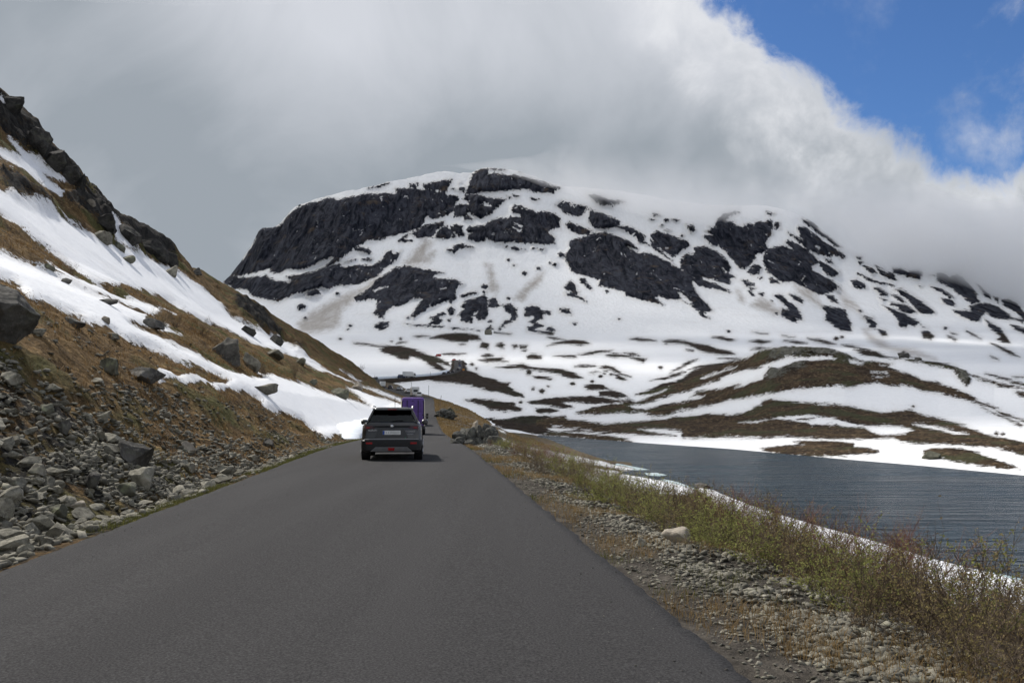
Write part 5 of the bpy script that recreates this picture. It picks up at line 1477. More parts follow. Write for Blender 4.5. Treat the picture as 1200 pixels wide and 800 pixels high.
# ------------------------------------------------------------------ building kit for made things
class MB:
    def __init__(self): self.v, self.f = [], []
    def add(self, V, F):
        b = len(self.v)
        self.v += [tuple(map(float, q)) for q in V]
        self.f += [tuple(int(i) + b for i in q) for q in F]
        return self
    def box(self, x0, x1, y0, y1, z0, z1):
        return self.add([(x0, y0, z0), (x1, y0, z0), (x1, y1, z0), (x0, y1, z0), (x0, y0, z1), (x1, y0, z1), (x1, y1, z1), (x0, y1, z1)],
                        [(0, 3, 2, 1), (4, 5, 6, 7), (0, 1, 5, 4), (1, 2, 6, 5), (2, 3, 7, 6), (3, 0, 4, 7)])
    def hexa(self, P8):
        return self.add(P8, [(0, 3, 2, 1), (4, 5, 6, 7), (0, 1, 5, 4), (1, 2, 6, 5), (2, 3, 7, 6), (3, 0, 4, 7)])
    def slab(self, quad, th):
        """a pane: four corners, pushed out by its own normal"""
        q = [Vector(p) for p in quad]
        n = (q[1] - q[0]).cross(q[2] - q[1]).normalized() * th
        return self.hexa([tuple(p) for p in q] + [tuple(p + n) for p in q])
    def stack(self, levels, n=7):
        """rounded plan outlines piled up: (z, y_rear, y_front, half_width, corner)"""
        b = len(self.v)
        rings = []
        for z, y0, y1, hw, r in levels:
            r = min(r, hw * 0.98, (y1 - y0) * 0.49)
            pts = []
            for cx, cy, a0 in ((hw - r, y1 - r, 0), (-hw + r, y1 - r, 90), (-hw + r, y0 + r, 180), (hw - r, y0 + r, 270)):
                for k in range(n):
                    a = R(a0 + 90 * k / (n - 1))
                    pts.append((cx + r * math.cos(a), cy + r * math.sin(a), z))
            rings.append(pts)
        m = len(rings[0])
        F = []
        for i in range(len(rings) - 1):
            for j in range(m):
                F.append((i * m + j, i * m + (j + 1) % m, (i + 1) * m + (j + 1) % m, (i + 1) * m + j))
        F.append(tuple(range(m))[::-1])
        F.append(tuple((len(rings) - 1) * m + j for j in range(m)))
        return self.add([p for rg in rings for p in rg], F)
    def cyl(self, c, axis, r, half, n=20, r2=None):
        ax = Vector(axis).normalized()
        a = ax.orthogonal().normalized(); bb = ax.cross(a)
        P = []
        for s, rr in ((-half, r), (half, r if r2 is None else r2)):
            for k in range(n):
                t_ = 2 * math.pi * k / n
                P.append(Vector(c) + ax * s + (a * math.cos(t_) + bb * math.sin(t_)) * rr)
        F = [(k, (k + 1) % n, n + (k + 1) % n, n + k) for k in range(n)] + [tuple(range(n))[::-1], tuple(range(n, 2 * n))]
        return self.add(P, F)
    def tube(self, pts, r, n=6):
        for a, b in zip(pts[:-1], pts[1:]):
            a, b = Vector(a), Vector(b)
            self.cyl((a + b) / 2, b - a, r, (b - a).length / 2, n)
        return self
    def build(self, name, mat, parent=None, smooth=False, bevel=0.0):
        me = bpy.data.meshes.new(name)
        me.from_pydata(self.v, [], self.f)
        me.update()
        if bevel or smooth:
            bm = bmesh.new(); bm.from_mesh(me)
            bmesh.ops.recalc_face_normals(bm, faces=bm.faces)
            if bevel:
                bmesh.ops.bevel(bm, geom=list(bm.edges), offset=bevel, segments=2, affect='EDGES', profile=0.6)
            bm.to_mesh(me); bm.free()
        if smooth:
            me.polygons.foreach_set("use_smooth", np.ones(len(me.polygons), bool))
            me.set_sharp_from_angle(angle=R(38))
        me.materials.append(mat)
        o = bpy.data.objects.new(name, me)
        COL.objects.link(o)
        if parent: o.parent = parent
        return o
def empty(name, loc, rz=0.0, label=None, cat=None, group=None, pitch=0.0):
    e = bpy.data.objects.new(name, None)
    COL.objects.link(e)
    e.location = loc
    e.rotation_euler = (pitch, 0, rz)
    return tag(e, label, cat, group)

def paint(name, c, rough=0.35, metallic=0.3, coat=0.6):
    m, t = mat_new(name)
    co = t.coords('Object')
    n = t.noise(co, 2.5, 5, 0.6)
    d = t.noise(co, 30, 4, 0.6)
    dust = t.math('MULTIPLY', t.ramp(n, 0.35, 0.75), 0.10)
    col = t.mix(dust, c, (0.20, 0.185, 0.16))
    col = t.mix(t.math('MULTIPLY', t.ramp(d, 0.5, 0.8), 0.06), col, (0.24, 0.22, 0.19))
    t.principled(col, rough, None, Metallic=metallic, **{'Coat Weight': coat, 'Coat Roughness': 0.12})
    return m
def glass(name, tint, rough=0.03, alpha=0.55):
    m, t = mat_new(name)
    g = t.n('ShaderNodeBsdfGlossy'); g.inputs['Roughness'].default_value = rough
    tr = t.n('ShaderNodeBsdfTransparent'); tr.inputs['Color'].default_value = (*tint, 1)
    fr = t.n('ShaderNodeFresnel'); fr.inputs['IOR'].default_value = 1.5
    mx = t.n('ShaderNodeMixShader')
    t.L(fr.outputs[0], mx.inputs[0]); t.L(tr.outputs[0], mx.inputs[1]); t.L(g.outputs[0], mx.inputs[2])
    o = t.n('ShaderNodeOutputMaterial'); t.L(mx.outputs[0], o.inputs['Surface'])
    return m
P_GRAPH = paint("graphite_paint", (0.015, 0.015, 0.017), 0.32, 0.2, 0.7)
P_BLACK = simple("black_plastic", (0.014, 0.014, 0.015), 0.55, bump=(40, 0.2, 0.002))
P_TYRE = simple("tyre_rubber", (0.016, 0.016, 0.016), 0.9, bump=(30, 0.3, 0.004))
P_SILVER = simple("silver_plastic", (0.22, 0.22, 0.225), 0.4, 0.4)
P_CHROME = simple("chrome", (0.6, 0.6, 0.62), 0.15, 1.0)
P_ALLOY = simple("alloy", (0.33, 0.33, 0.34), 0.35, 0.8)
P_RED = simple("red_lens", (0.34, 0.012, 0.014), 0.2)
P_SMOKE = simple("smoked_red_lens", (0.060, 0.016, 0.017), 0.10)
P_WHITE = simple("white_plastic", (0.62, 0.62, 0.61), 0.5)
P_PLATE = simple("plate_white", (0.85, 0.85, 0.84), 0.4)
P_SMUDGE = simple("plate_grey", (0.60, 0.60, 0.60), 0.5)
P_BLUE = simple("plate_blue", (0.03, 0.10, 0.42), 0.4)
P_GREENS = simple("sticker_green", (0.02, 0.35, 0.18), 0.4)
P_SEAT = simple("seat_cloth", (0.02, 0.02, 0.021), 0.9)
G_DARK = glass("privacy_glass", (0.74, 0.78, 0.75))
G_CLEAR = glass("windscreen_glass", (0.90, 0.95, 0.92))
G_SIDE = simple("dark_window", (0.012, 0.013, 0.015), 0.05)

def wheels(root, hx, ys, r, wdt):
    for y in ys:
        for sx_ in (-1, 1):
            ty = MB().cyl((sx_ * hx, y, r), (1, 0, 0), r, wdt / 2, 28)
            ty.cyl((sx_ * (hx + wdt * 0.1), y, r), (1, 0, 0), r * 0.965, wdt / 2 * 1.1, 28)
            wh = ty.build("wheel", P_TYRE, root, smooth=True)
            rm = MB().cyl((sx_ * (hx + wdt / 2 + 0.012), y, r), (1, 0, 0), r * 0.62, 0.012, 20)
            for k in range(5):
                a = k * 2 * math.pi / 5
                rm.tube([(sx_ * (hx + wdt / 2 + 0.03), y, r), (sx_ * (hx + wdt / 2 + 0.03), y + math.cos(a) * r * 0.6, r + math.sin(a) * r * 0.6)], 0.03, 6)
            rm.build("rim", P_ALLOY, wh)

def road_heading(y):
    d = 0.5
    return math.atan2(float(road_x(y + d) - road_x(y - d)), 2 * d)

# ------------------------------------------------------------------ the dark estate car ahead
def text(body, size, loc, mat, parent, name="lettering"):
    cu = bpy.data.curves.new(name, 'FONT')
    cu.body = body; cu.size = size; cu.extrude = 0.004; cu.align_x = 'CENTER'
    cu.materials.append(mat)
    tmp = bpy.data.objects.new(name, cu)
    COL.objects.link(tmp)
    bpy.context.view_layer.update()
    me = bpy.data.meshes.new_from_object(tmp.evaluated_get(bpy.context.evaluated_depsgraph_get()))
    bpy.data.objects.remove(tmp)
    if not me.materials: me.materials.append(mat)
    o = bpy.data.objects.new(name, me)
    COL.objects.link(o)
    o.parent = parent
    o.location = loc
    o.rotation_euler = (math.pi / 2, 0, 0)
    return o
def suv():
    y = 25.45
    root = empty("car", (float(road_x(y)) + 0.09, y, float(road_z(y)) + 0.065), -road_heading(y),
                 "dark graphite estate car with black roof rails driving away on the road", "car")
    MB().stack([(0.24, .14, 4.12, .79, .16), (0.33, .05, 4.26, .86, .2), (0.48, .02, 4.30, .885, .22), (0.63, .05, 4.30, .89, .22), (0.70, .10, 4.28, .885, .2),
                (0.84, .13, 4.22, .882, .2), (0.93, .15, 4.05, .875, .2), (1.00, .17, 3.45, .862, .2), (1.06, .19, 3.15, .838, .2), (1.115, .21, 3.04, .80, .18), (1.14, .25, 3.0, .765, .16)]).build("body", P_GRAPH, root, smooth=True)
    MB().stack([(1.485, .60, 2.40, .570, .16), (1.52, .50, 2.34, .602, .16), (1.555, .52, 2.28, .570, .16), (1.578, .75, 2.1, .44, .2)]).build("roof", P_GRAPH, root, smooth=True)
    for sx_ in (-1, 1):
        for (yb, yt, wb, wt) in ((.21, .56, .13, .10), (1.05, 1.10, .10, .08), (2.05, 1.75, .07, .06), (2.95, 2.30, .09, .07)):
            xb, xt = sx_ * .765, sx_ * .585
            MB().hexa([(xb - sx_ * .05, yb, 1.12), (xb, yb, 1.12), (xb, yb + wb, 1.12), (xb - sx_ * .05, yb + wb, 1.12),
                       (xt - sx_ * .05, yt, 1.51), (xt, yt, 1.51), (xt, yt + wt, 1.51), (xt - sx_ * .05, yt + wt, 1.51)]).build("pillar", P_GRAPH, root)
        MB().slab([(sx_ * .768, .36, 1.13), (sx_ * .768, 2.95, 1.13), (sx_ * .588, 2.30, 1.50), (sx_ * .588, .68, 1.50)], .006).build("side_window", G_DARK, root)
        rail = MB().tube([(sx_ * .60, .58, 1.545), (sx_ * .60, .70, 1.60), (sx_ * .60, 1.35, 1.615), (sx_ * .60, 2.05, 1.60), (sx_ * .60, 2.2, 1.54)], .018, 8)
        rail.build("roof_rail", P_ALLOY, root, smooth=True)
        mir = MB().stack([(1.02, 2.62, 2.78, .075, .05), (1.06, 2.58, 2.82, .105, .07), (1.14, 2.58, 2.82, .105, .07), (1.18, 2.62, 2.78, .075, .05)])
        mo = mir.build("wing_mirror", P_GRAPH, root, smooth=True)
        mo.location = (sx_ * .985, 0, 0.005)
        MB().box(sx_ * .80 - .06, sx_ * .80 + .06, 2.66, 2.74, 1.05, 1.08).build("mirror_arm", P_BLACK, mo).location = (sx_ * -.985 + sx_ * .06, 0, 0)
        # tail lamp wraps the corner
        tl = MB().hexa([(sx_ * .50, .135, .955), (sx_ * .79, .145, .90), (sx_ * .885, .42, .93), (sx_ * .60, .40, .95),
                        (sx_ * .50, .155, 1.02), (sx_ * .77, .165, 1.045), (sx_ * .872, .42, 1.03), (sx_ * .60, .40, 1.03)]).build("tail_lamp", P_SMOKE, root)
        MB().box(sx_ * .70 - .055, sx_ * .70 + .055, .128, .15, .955, .985).build("lamp_strip", P_RED, tl)
        MB().hexa([(sx_ * .56, -.034, .49), (sx_ * .745, -.034, .49), (sx_ * .745, .05, .49), (sx_ * .56, .05, .49), (sx_ * .56, -.034, .545), (sx_ * .75, -.034, .545), (sx_ * .75, .05, .545), (sx_ * .56, .05, .545)]).build("reflector", P_RED, root)
        hl = MB().stack([(0.80, 4.0, 4.24, .14, .05), (0.90, 3.95, 4.18, .14, .05)]).build("headlamp", P_WHITE, root, smooth=True)
        hl.location = (sx_ * .66, 0.02, 0)
        # seats with head restraints
        for ysn in (1.25, 2.05):
            st = MB().box(sx_ * .36 - .24, sx_ * .36 + .24, ysn, ysn + .16, .75, 1.19).build("seat", P_SEAT, root, bevel=.03)
            MB().box(sx_ * .36 - .12, sx_ * .36 + .12, ysn - .02, ysn + .08, 1.20, 1.36).build("headrest", P_SEAT, st, bevel=.025)
    MB().slab([(-.66, .245, 1.145), (.66, .245, 1.145), (.535, .565, 1.49), (-.535, .565, 1.49)], .006).build("rear_window", G_DARK, root)
    MB().slab([(.70, 3.0, 1.12), (-.70, 3.0, 1.12), (-.55, 2.36, 1.50), (.55, 2.36, 1.50)], .006).build("windscreen", G_CLEAR, root)
    MB().hexa([(-.58, .40, 1.495), (.58, .40, 1.495), (.58, .75, 1.515), (-.58, .75, 1.515), (-.56, .42, 1.535), (.56, .42, 1.535), (.56, .75, 1.56), (-.56, .75, 1.56)]).build("spoiler", P_GRAPH, root, bevel=.008)
    MB().box(-.13, .13, .392, .40, 1.505, 1.525).build("brake_light", P_RED, root)
    wp = MB().tube([(0.0, .222, 1.155), (0.02, .25, 1.185), (.33, .262, 1.195)], .011, 6).build("wiper", P_BLACK, root)
    # dark garnish strip across the tailgate, badge in its middle
    MB().box(-.56, .56, .135, .17, .985, 1.035).build("garnish", P_BLACK, root, bevel=.008)
    bd = MB().hexa([(-.05, .118, .985), (.05, .118, .985), (.05, .14, .985), (-.05, .14, .985), (-.04, .118, 1.06), (.04, .118, 1.06), (.04, .14, 1.06), (-.04, .14, 1.06)]).build("badge", P_CHROME, root, bevel=.012)
    # tailgate: plate recess flanked by dark panels
    MB().hexa([(-.50, .085, .68), (.50, .085, .68), (.50, .15, .68), (-.50, .15, .68), (-.36, .10, .955), (.36, .10, .955), (.36, .16, .955), (-.36, .16, .955)]).build("plate_panel", P_GRAPH, root, bevel=.012)
    pl = MB().box(-.265, .265, .066, .084, .765, .885).build("license_plate", P_PLATE, root, bevel=.004)
    MB().box(-.262, -.21, .060, .066, .768, .882).build("country_strip", P_BLUE, pl)
    for k in range(7):
        x = -.17 + k * .058 + (0.02 if k > 1 else 0)
        MB().box(x, x + .036, .062, .066, .79, .86).build("blurred_mark", P_SMUDGE, pl)
    text("SUZUKI", .075, (-.56, .118, .865), P_CHROME, root)
    text("S-CROSS", .070, (.555, .118, .835), P_CHROME, root)
    text("ALLGRIP", .050, (.555, .118, .765), P_CHROME, root)
    st = MB().box(.39, .43, .078, .09, .64, .68).build("sticker", P_GREENS, root)
    MB().box(.45, .62, .078, .09, .645, .67).build("sticker", P_SMUDGE, root)
    # bumper: black cladding, silver strip above for its edge highlight, silver skid plate below
    MB().stack([(0.255, .06, .9, .80, .16), (0.31, -.005, .9, .87, .18), (0.45, -.02, .9, .898, .2), (0.585, -.015, .9, .900, .2), (0.615, .02, .9, .895, .2)]).build("bumper", P_BLACK, root, smooth=True)
    MB().hexa([(-.80, -.005, .620), (.80, -.005, .620), (.80, .08, .620), (-.80, .08, .620), (-.80, .012, .640), (.80, .012, .640), (.80, .09, .640), (-.80, .09, .640)]).build("bumper_edge", P_SILVER, root)
    MB().hexa([(-.62, -.03, .27), (.62, -.03, .27), (.62, .10, .27), (-.62, .10, .27), (-.47, -.055, .40), (.47, -.055, .40), (.47, .05, .40), (-.47, .05, .40)]).build("skid_plate", P_SILVER, root, bevel=.012)
    MB().hexa([(-.085, -.06, .30), (.085, -.06, .30), (.085, .04, .30), (-.085, .04, .30), (-.10, -.07, .385), (.10, -.07, .385), (.10, .02, .385), (-.10, .02, .385)]).build("fog_lamp", P_RED, root)
    for sx_ in (-1, 1):
        for yc in (.80, 3.42):
            MB().cyl((sx_ * .80, yc, .36), (1, 0, 0), .40, .10, 28).build("wheel_arch", P_BLACK, root, smooth=True)
    MB().tube([(0.07, .70, 1.565), (0.07, .58, 1.88)], .007, 6).build("antenna", P_BLACK, root)
    MB().tube([(.45, .08, .25), (.45, .3, .25)], .03, 10).build("exhaust", P_SILVER, root)
    wheels(root, .775, (.80, 3.42), .335, .215)
    return root
suv()

# ------------------------------------------------------------------ the tall van in its purple cover
P_PURPLE = simple("purple_canvas", (0.115, 0.062, 0.25), 0.8, bump=(9, 0.35, 0.03))
P_STRAP = simple("black_strap", (0.012, 0.012, 0.013), 0.8)
P_CREAM = paint("cream_paint", (0.50, 0.45, 0.34), 0.4, 0.0)
P_VANW = paint("white_paint", (0.66, 0.66, 0.64), 0.4, 0.0)
def camper(y, x, label, cover, body_mat, hw=.98, height=2.55, cat="camper van"):
    root = empty("camper_van", (x, y, float(road_z(y)) + 0.06), -road_heading(y), label, cat, None)
    MB().stack([(0.45, 0.1, 6.1, hw - .03, .12), (0.6, 0.02, 6.25, hw, .15), (1.25, 0, 6.2, hw, .15), (1.5, 0, 5.3, hw, .15), (height - .25, 0.03, 4.7, hw - .02, .18), (height - .06, 0.1, 4.5, hw - .10, .2), (height - .01, .25, 4.3, hw - .3, .2)]).build("body", body_mat, root, smooth=True)
    MB().slab([(.78, 6.0, 1.32), (-.78, 6.0, 1.32), (-.74, 5.0, 2.0), (.74, 5.0, 2.0)], .03).build("windscreen", G_SIDE, root)
    for sx_ in (-1, 1):
        MB().slab([(sx_ * (hw + .004), 1.2, 1.45), (sx_ * (hw + .004), 2.6, 1.45), (sx_ * (hw - .01), 2.6, 1.95), (sx_ * (hw - .01), 1.2, 1.95)], .01).build("side_window", G_SIDE, root)
        tl = MB().box(sx_ * (hw - .09) - .06, sx_ * (hw - .09) + .06, -.09, .03, .98, 1.30).build("tail_lamp", P_RED, root, bevel=.01)
        m_ = MB().box(sx_ * (hw + .20) - .10, sx_ * (hw + .20) + .10, 5.0, 5.12, 1.50, 1.72).box(sx_ * (hw + .20) - .10, sx_ * (hw + .20) + .10, 5.0, 5.12, 1.26, 1.46)
        mm_ = m_.build("wing_mirror", P_BLACK, root, bevel=.02)
        MB().tube([(sx_ * (hw - .02), 5.1, 1.5), (sx_ * (hw + .2), 5.06, 1.5)], .02, 6).build("mirror_arm", P_BLACK, mm_)
    MB().stack([(0.42, -.16, .5, hw, .08), (0.62, -.18, .5, hw + .01, .08), (0.72, -.14, .5, hw - .01, .08)]).build("bumper", P_BLACK, root, smooth=True)
    if cover:
        W = .91
        co = MB().stack([(0.74, -.30, .6, W - .015, .10), (1.2, -.36, .6, W + .012, .12), (1.75, -.37, .6, W, .12), (1.79, -.355, .6, W - .006, .12), (1.83, -.37, .6, W, .12), (height - .16, -.34, .6, W - .005, .12), (height - .04, -.30, .6, W - .05, .14), (height + .02, -.20, .6, W - .14, .16)]).build("cover", P_PURPLE, root, smooth=True)
        for xs in (-.47, .42):
            MB().box(xs - .03, xs + .03, -.386, -.36, .80, height - .22).build("strap", P_STRAP, co)
        for xs in (-W + .03, W - .03):
            MB().box(xs - .03, xs + .03, -.37, -.32, .80, height - .30).build("seam", P_STRAP, co)
        for xs, zs in ((-.80, height - .28), (.82, height - .30), (.80, 1.62), (-.02, height - .28), (.0, 1.9)):
            MB().box(xs - .05, xs + .05, -.388, -.36, zs - .03, zs + .03).build("buckle", P_STRAP, co)
    else:
        MB().slab([(-.6, -.005, 1.45), (.6, -.005, 1.45), (.58, .02, 2.05), (-.58, .02, 2.05)], .012).build("rear_window", G_SIDE, root)
    wheels(root, hw - .14, (1.1, 4.9), .36, .25)
    return root
camper(69.8, at(484.0, 510, 70).x, "tall van with a strapped purple canvas cover over its whole rear", True, P_CREAM, height=3.02)
camper(104, float(road_x(104)) - .15, "cream van just ahead of the purple covered one", False, P_CREAM, .96, 2.5)

# ------------------------------------------------------------------ the queue farther up the road
def small_car(loc, rz, mat, label, L=4.2, h=1.48, group="cars queuing up the pass road"):
    root = empty("car", loc, rz, label, "car", group)
    MB().stack([(0.25, .05, L - .05, .78, .2), (0.5, 0, L, .86, .25), (0.85, .05, L - .1, .86, .25), (0.95, .12, L - 1.0, .82, .2)]).build("body", mat, root, smooth=True)
    ca = MB().stack([(0.94, .15, L - 1.15, .78, .15), (h - .06, .55, L - 2.0, .60, .15), (h, .8, L - 2.2, .48, .15)]).build("cabin", mat, root, smooth=True)
    MB().slab([(-.66, .22, 1.0), (.66, .22, 1.0), (.54, .50, h - .1), (-.54, .50, h - .1)], .03).build("rear_window", G_SIDE, root)
    for sx_ in (-1, 1):
        MB().slab([(sx_ * .775, .5, 1.0), (sx_ * .775, L - 1.5, 1.0), (sx_ * .62, L - 2.15, h - .1), (sx_ * .62, .8, h - .1)], .02).build("side_window", G_SIDE, root)
        MB().box(sx_ * .7 - .11, sx_ * .7 + .11, -.02, .08, .70, .84).build("tail_lamp", P_RED, root)
    MB().box(-.84, .84, -.03, .15, .28, .46).build("bumper", P_BLACK, root, bevel=.02)
    for yw in (.8, L - .8):
        for sx_ in (-1, 1):
            MB().cyl((sx_ * .76, yw, .31), (1, 0, 0), .31, .10, 16).build("wheel", P_TYRE, root)
    return root
def box_truck(loc, rz, label, Lb=5.2, hb=3.1, hw=1.12, cab=True, mat=None, cat="truck", group=None):
    root = empty("box_truck", loc, rz, label, cat, group)
    mat = mat or P_VANW
    MB().box(-hw, hw, 0, Lb, .85, hb).build("cargo_box", mat, root, bevel=.04)
    MB().box(-.45, .45, .1, Lb + 1.6, .5, .8).build("chassis", P_BLACK, root)
    if cab:
        cb = MB().stack([(.55, Lb + .25, Lb + 2.0, hw - .1, .15), (1.4, Lb + .25, Lb + 2.05, hw - .08, .15), (hb - .75, Lb + .25, Lb + 1.75, hw - .14, .15), (hb - .6, Lb + .3, Lb + 1.6, hw - .25, .15)]).build("cab", mat, root, smooth=True)
        for sx_ in (-1, 1):
            MB().slab([(sx_ * (hw - .078), Lb + .7, 1.45), (sx_ * (hw - .078), Lb + 1.85, 1.45), (sx_ * (hw - .13), Lb + 1.65, hb - .95), (sx_ * (hw - .13), Lb + .7, hb - .95)], .02).build("side_window", G_SIDE, cb)
    for sx_ in (-1, 1):
        MB().box(sx_ * (hw - .2) - .12, sx_ * (hw - .2) + .12, -.03, .05, .62, .80).build("tail_lamp", P_RED, root)
        MB().box(sx_ * hw - .02, sx_ * hw + .02, -.012, Lb + .01, .85, .95).build("side_rail", P_SILVER, root)
    for yw in ((1.2, Lb + 1.1) if cab else (Lb * .5, Lb * .5 + .85)):
        for sx_ in (-1, 1):
            MB().cyl((sx_ * (hw - .18), yw, .42), (1, 0, 0), .42, .14, 16).build("wheel", P_TYRE, root)
    return root
def caravan(loc, rz, label, mat=None, group=None, L=5.4, hw=1.12, h=2.9):
    root = empty("motorhome", loc, rz, label, "motorhome", group)
    mat = mat or P_VANW
    MB().stack([(.55, .05, L, hw - .03, .12), (.8, 0, L, hw, .15), (h - .3, 0.02, L + .6, hw, .2), (h, .15, L + .4, hw - .12, .2)]).build("body", mat, root, smooth=True)
    cb = MB().stack([(.5, L - .1, L + 1.7, hw - .12, .2), (1.15, L - .1, L + 1.65, hw - .1, .2), (1.3, L - .1, L + 1.1, hw - .12, .2), (2.0, L - .1, L + .5, hw - .2, .2)]).build("cab", mat, root, smooth=True)
    MB().slab([(-.62, -.004, 1.5), (.62, -.004, 1.5), (.62, .012, 2.1), (-.62, .012, 2.1)], .012).build("rear_window", G_SIDE, root)
    for sx_ in (-1, 1):
        MB().slab([(sx_ * (hw + .003), 1.2, 1.5), (sx_ * (hw + .003), 2.3, 1.5), (sx_ * (hw + .003), 2.3, 2.1), (sx_ * (hw + .003), 1.2, 2.1)], .012).build("side_window", G_SIDE, root)
        MB().box(sx_ * (hw - .15) - .08, sx_ * (hw - .15) + .08, -.03, .04, .85, 1.15).build("tail_lamp", P_RED, root)
    MB().box(-hw + .04, hw - .04, -.05, .2, .45, .62).build("bumper", P_BLACK, root)
    for yw in (1.3, L + .6):
        for sx_ in (-1, 1):
            MB().cyl((sx_ * (hw - .18), yw, .36), (1, 0, 0), .36, .12, 16).build("wheel", P_TYRE, root)
    return root
C_SILV = paint("silver_paint", (0.42, 0.43, 0.44), 0.35, 0.4)
C_DARKC = paint("dark_car_paint", (0.03, 0.032, 0.038), 0.35, 0.4)
C_BLUE = paint("blue_paint", (0.02, 0.05, 0.16), 0.4, 0.2)
C_REDC = paint("red_paint", (0.40, 0.03, 0.02), 0.4, 0.1)
def on_road(px, y):
    x = (px - 600) / 1000.0 * y
    return (x, y, float(road_z(y)) + 0.07)
small_car(on_road(491.3, 232), -road_heading(232), P_VANW, "white estate car nearest behind the purple cover in the queue", h=1.62)
caravan(on_road(487.2, 243), -road_heading(245), "boxy white motorhome right in front of the nearest white car")
small_car(on_road(478.9, 277), -road_heading(279), P_VANW, "small white car alone on the bend below the snow stake", h=1.5)
small_car(on_road(467.2, 311), -road_heading(313) - 0.25, C_SILV, "silver car turning on the bend behind the small white one")
small_car(on_road(457.0, 345), -road_heading(348) - 0.2, C_DARKC, "dark car with a pale bonnet just right of the pale box truck", h=1.6)
box_truck(on_road(449.0, 378), -road_heading(380), "pale box truck coming out from behind the left slope", 4.6, 2.9)
def on_upper(px=None, y=None):
    q = UPC[8:] if px is not None else UPC
    if px is not None:
        P2 = project(q)
        j = int(np.argmin(np.abs(P2[:, 0] - px) + np.where(q[:, 1] > 548, 50, 0)))
        i = j + 8
    else:
        i = int(np.argmin(np.abs(UPC[:, 1] - y) + np.where(UPC[:, 1] < 470, 99, 0)))
    i = min(max(i, 1), len(UPC) - 2)
    d = UPC[i + 1] - UPC[i - 1]
    return (float(UPC[i][0]), float(UPC[i][1]), float(UPC[i][2]) + 0.07), -math.atan2(float(d[0]), float(d[1]))
pl_, rz_ = on_upper(px=443.5)
small_car(pl_, rz_, C_DARKC, "dark car at the left end of the upper road above the box truck", h=1.7)
pl_, rz_ = on_upper(px=461.5)
small_car(pl_, rz_, C_BLUE, "blue van between the dark car and the long white truck", 4.6, 1.95)
pl_, rz_ = on_upper(px=470.5)
box_truck(pl_, rz_, "long white box truck seen side-on on the upper road", 6.0, 3.45, 1.2)
for px in (520.5, 525.5, 530.0):
    pl_, rz_ = on_upper(px=px)
    small_car(pl_, rz_, C_DARKC, "tiny dark car at the right end of the upper road before the climb", group="tiny cars before the climb")
for yy, mt, lab in ((560, C_DARKC, "lowest dark car on the steep straight climb"), (578, P_VANW, "white topped car second on the straight climb"), (606, C_BLUE, "blue dark car in the middle of the straight climb"), (640, C_DARKC, "dark car in the upper part of the straight climb"), (676, C_SILV, "grey car near the top of the straight climb")):
    pl_, rz_ = on_upper(y=yy)
    small_car((pl_[0] + 0.9, pl_[1], pl_[2]), rz_, mt, lab, h=1.6)
p_ = at(516.5, 417.8, 770)
caravan((p_.x, 770, max(float(valley_z(770)) + 0.3, p_.z)), 1.1, "red vehicle on the snow edge left of the top of the climb", C_REDC, L=3.6, h=2.4)
p_ = at(533.3, 422.3, 716)
small_car((p_.x, 716, max(float(valley_z(716)) + 0.5, p_.z)), 0.6, C_REDC, "dark red car where the straight climb goes over the top")

# orange warning sign at the foot of the climb
p_ = at(543.2, 437.2, 548)
sg = empty("road_sign", (p_.x, 548, float(valley_z(548)) - 0.2), 0, "small orange warning sign at the foot of the straight climb", "sign")
MB().tube([(0, 0, 0), (0, 0, 2.4)], .05, 6).build("post", P_SILVER, sg)
MB().box(-.6, .6, -.06, -.02, 1.5, 2.6).build("sign_plate", simple("orange_sign", (0.65, 0.25, 0.03), 0.5), sg)

# ------------------------------------------------------------------ snow stakes
M_WOOD = simple("weathered_wood", (0.20, 0.155, 0.115), 0.85, bump=(20, 0.4, 0.01))
M_DARKW = simple("dark_wood", (0.075, 0.065, 0.06), 0.85)
def stake(px, py, D, h, label, lean=(0, 0), mat=M_DARKW, r=0.035, crossbar=False):
    p = at(px, py, D)
    e = empty("snow_stake", p, 0, label, "stake", "snow stakes beside the road")
    MB().tube([(0, 0, -.5), (lean[0] * .5, lean[1] * .5, h * .5), (lean[0], lean[1], h)], r, 6).build("pole", mat, e)
    MB().cyl((lean[0] * .97, lean[1] * .97, h * .97), (lean[0], lean[1], h), r * 1.12, h * .025, 8).build("tip_band", M_WOOD, e)
    if crossbar:
        MB().tube([(-.55, 0, h * .62), (.5, 0, h * .56)], r * .7, 6).build("crossbar", M_WOOD, e)
    return e
stake(502.3, 466.3, 226, 3.4, "thin dark stake standing at the crest right of the road", r=.05)
stake(482.2, 457.5, 292, 2.9, "thin stake against the snow above the small white car", r=.055)
stake(514.4, 488.5, 119, 3.0, "leaning pale wooden stake on the grassy verge", (.30, 0), M_WOOD, .03, True)
stake(439.2, 446.0, 447, 3.0, "faint stake at the left end of the upper road", r=.07)
stake(504.4, 441.3, 486, 2.9, "thin stake in front of the upper road's snow edge", r=.07)

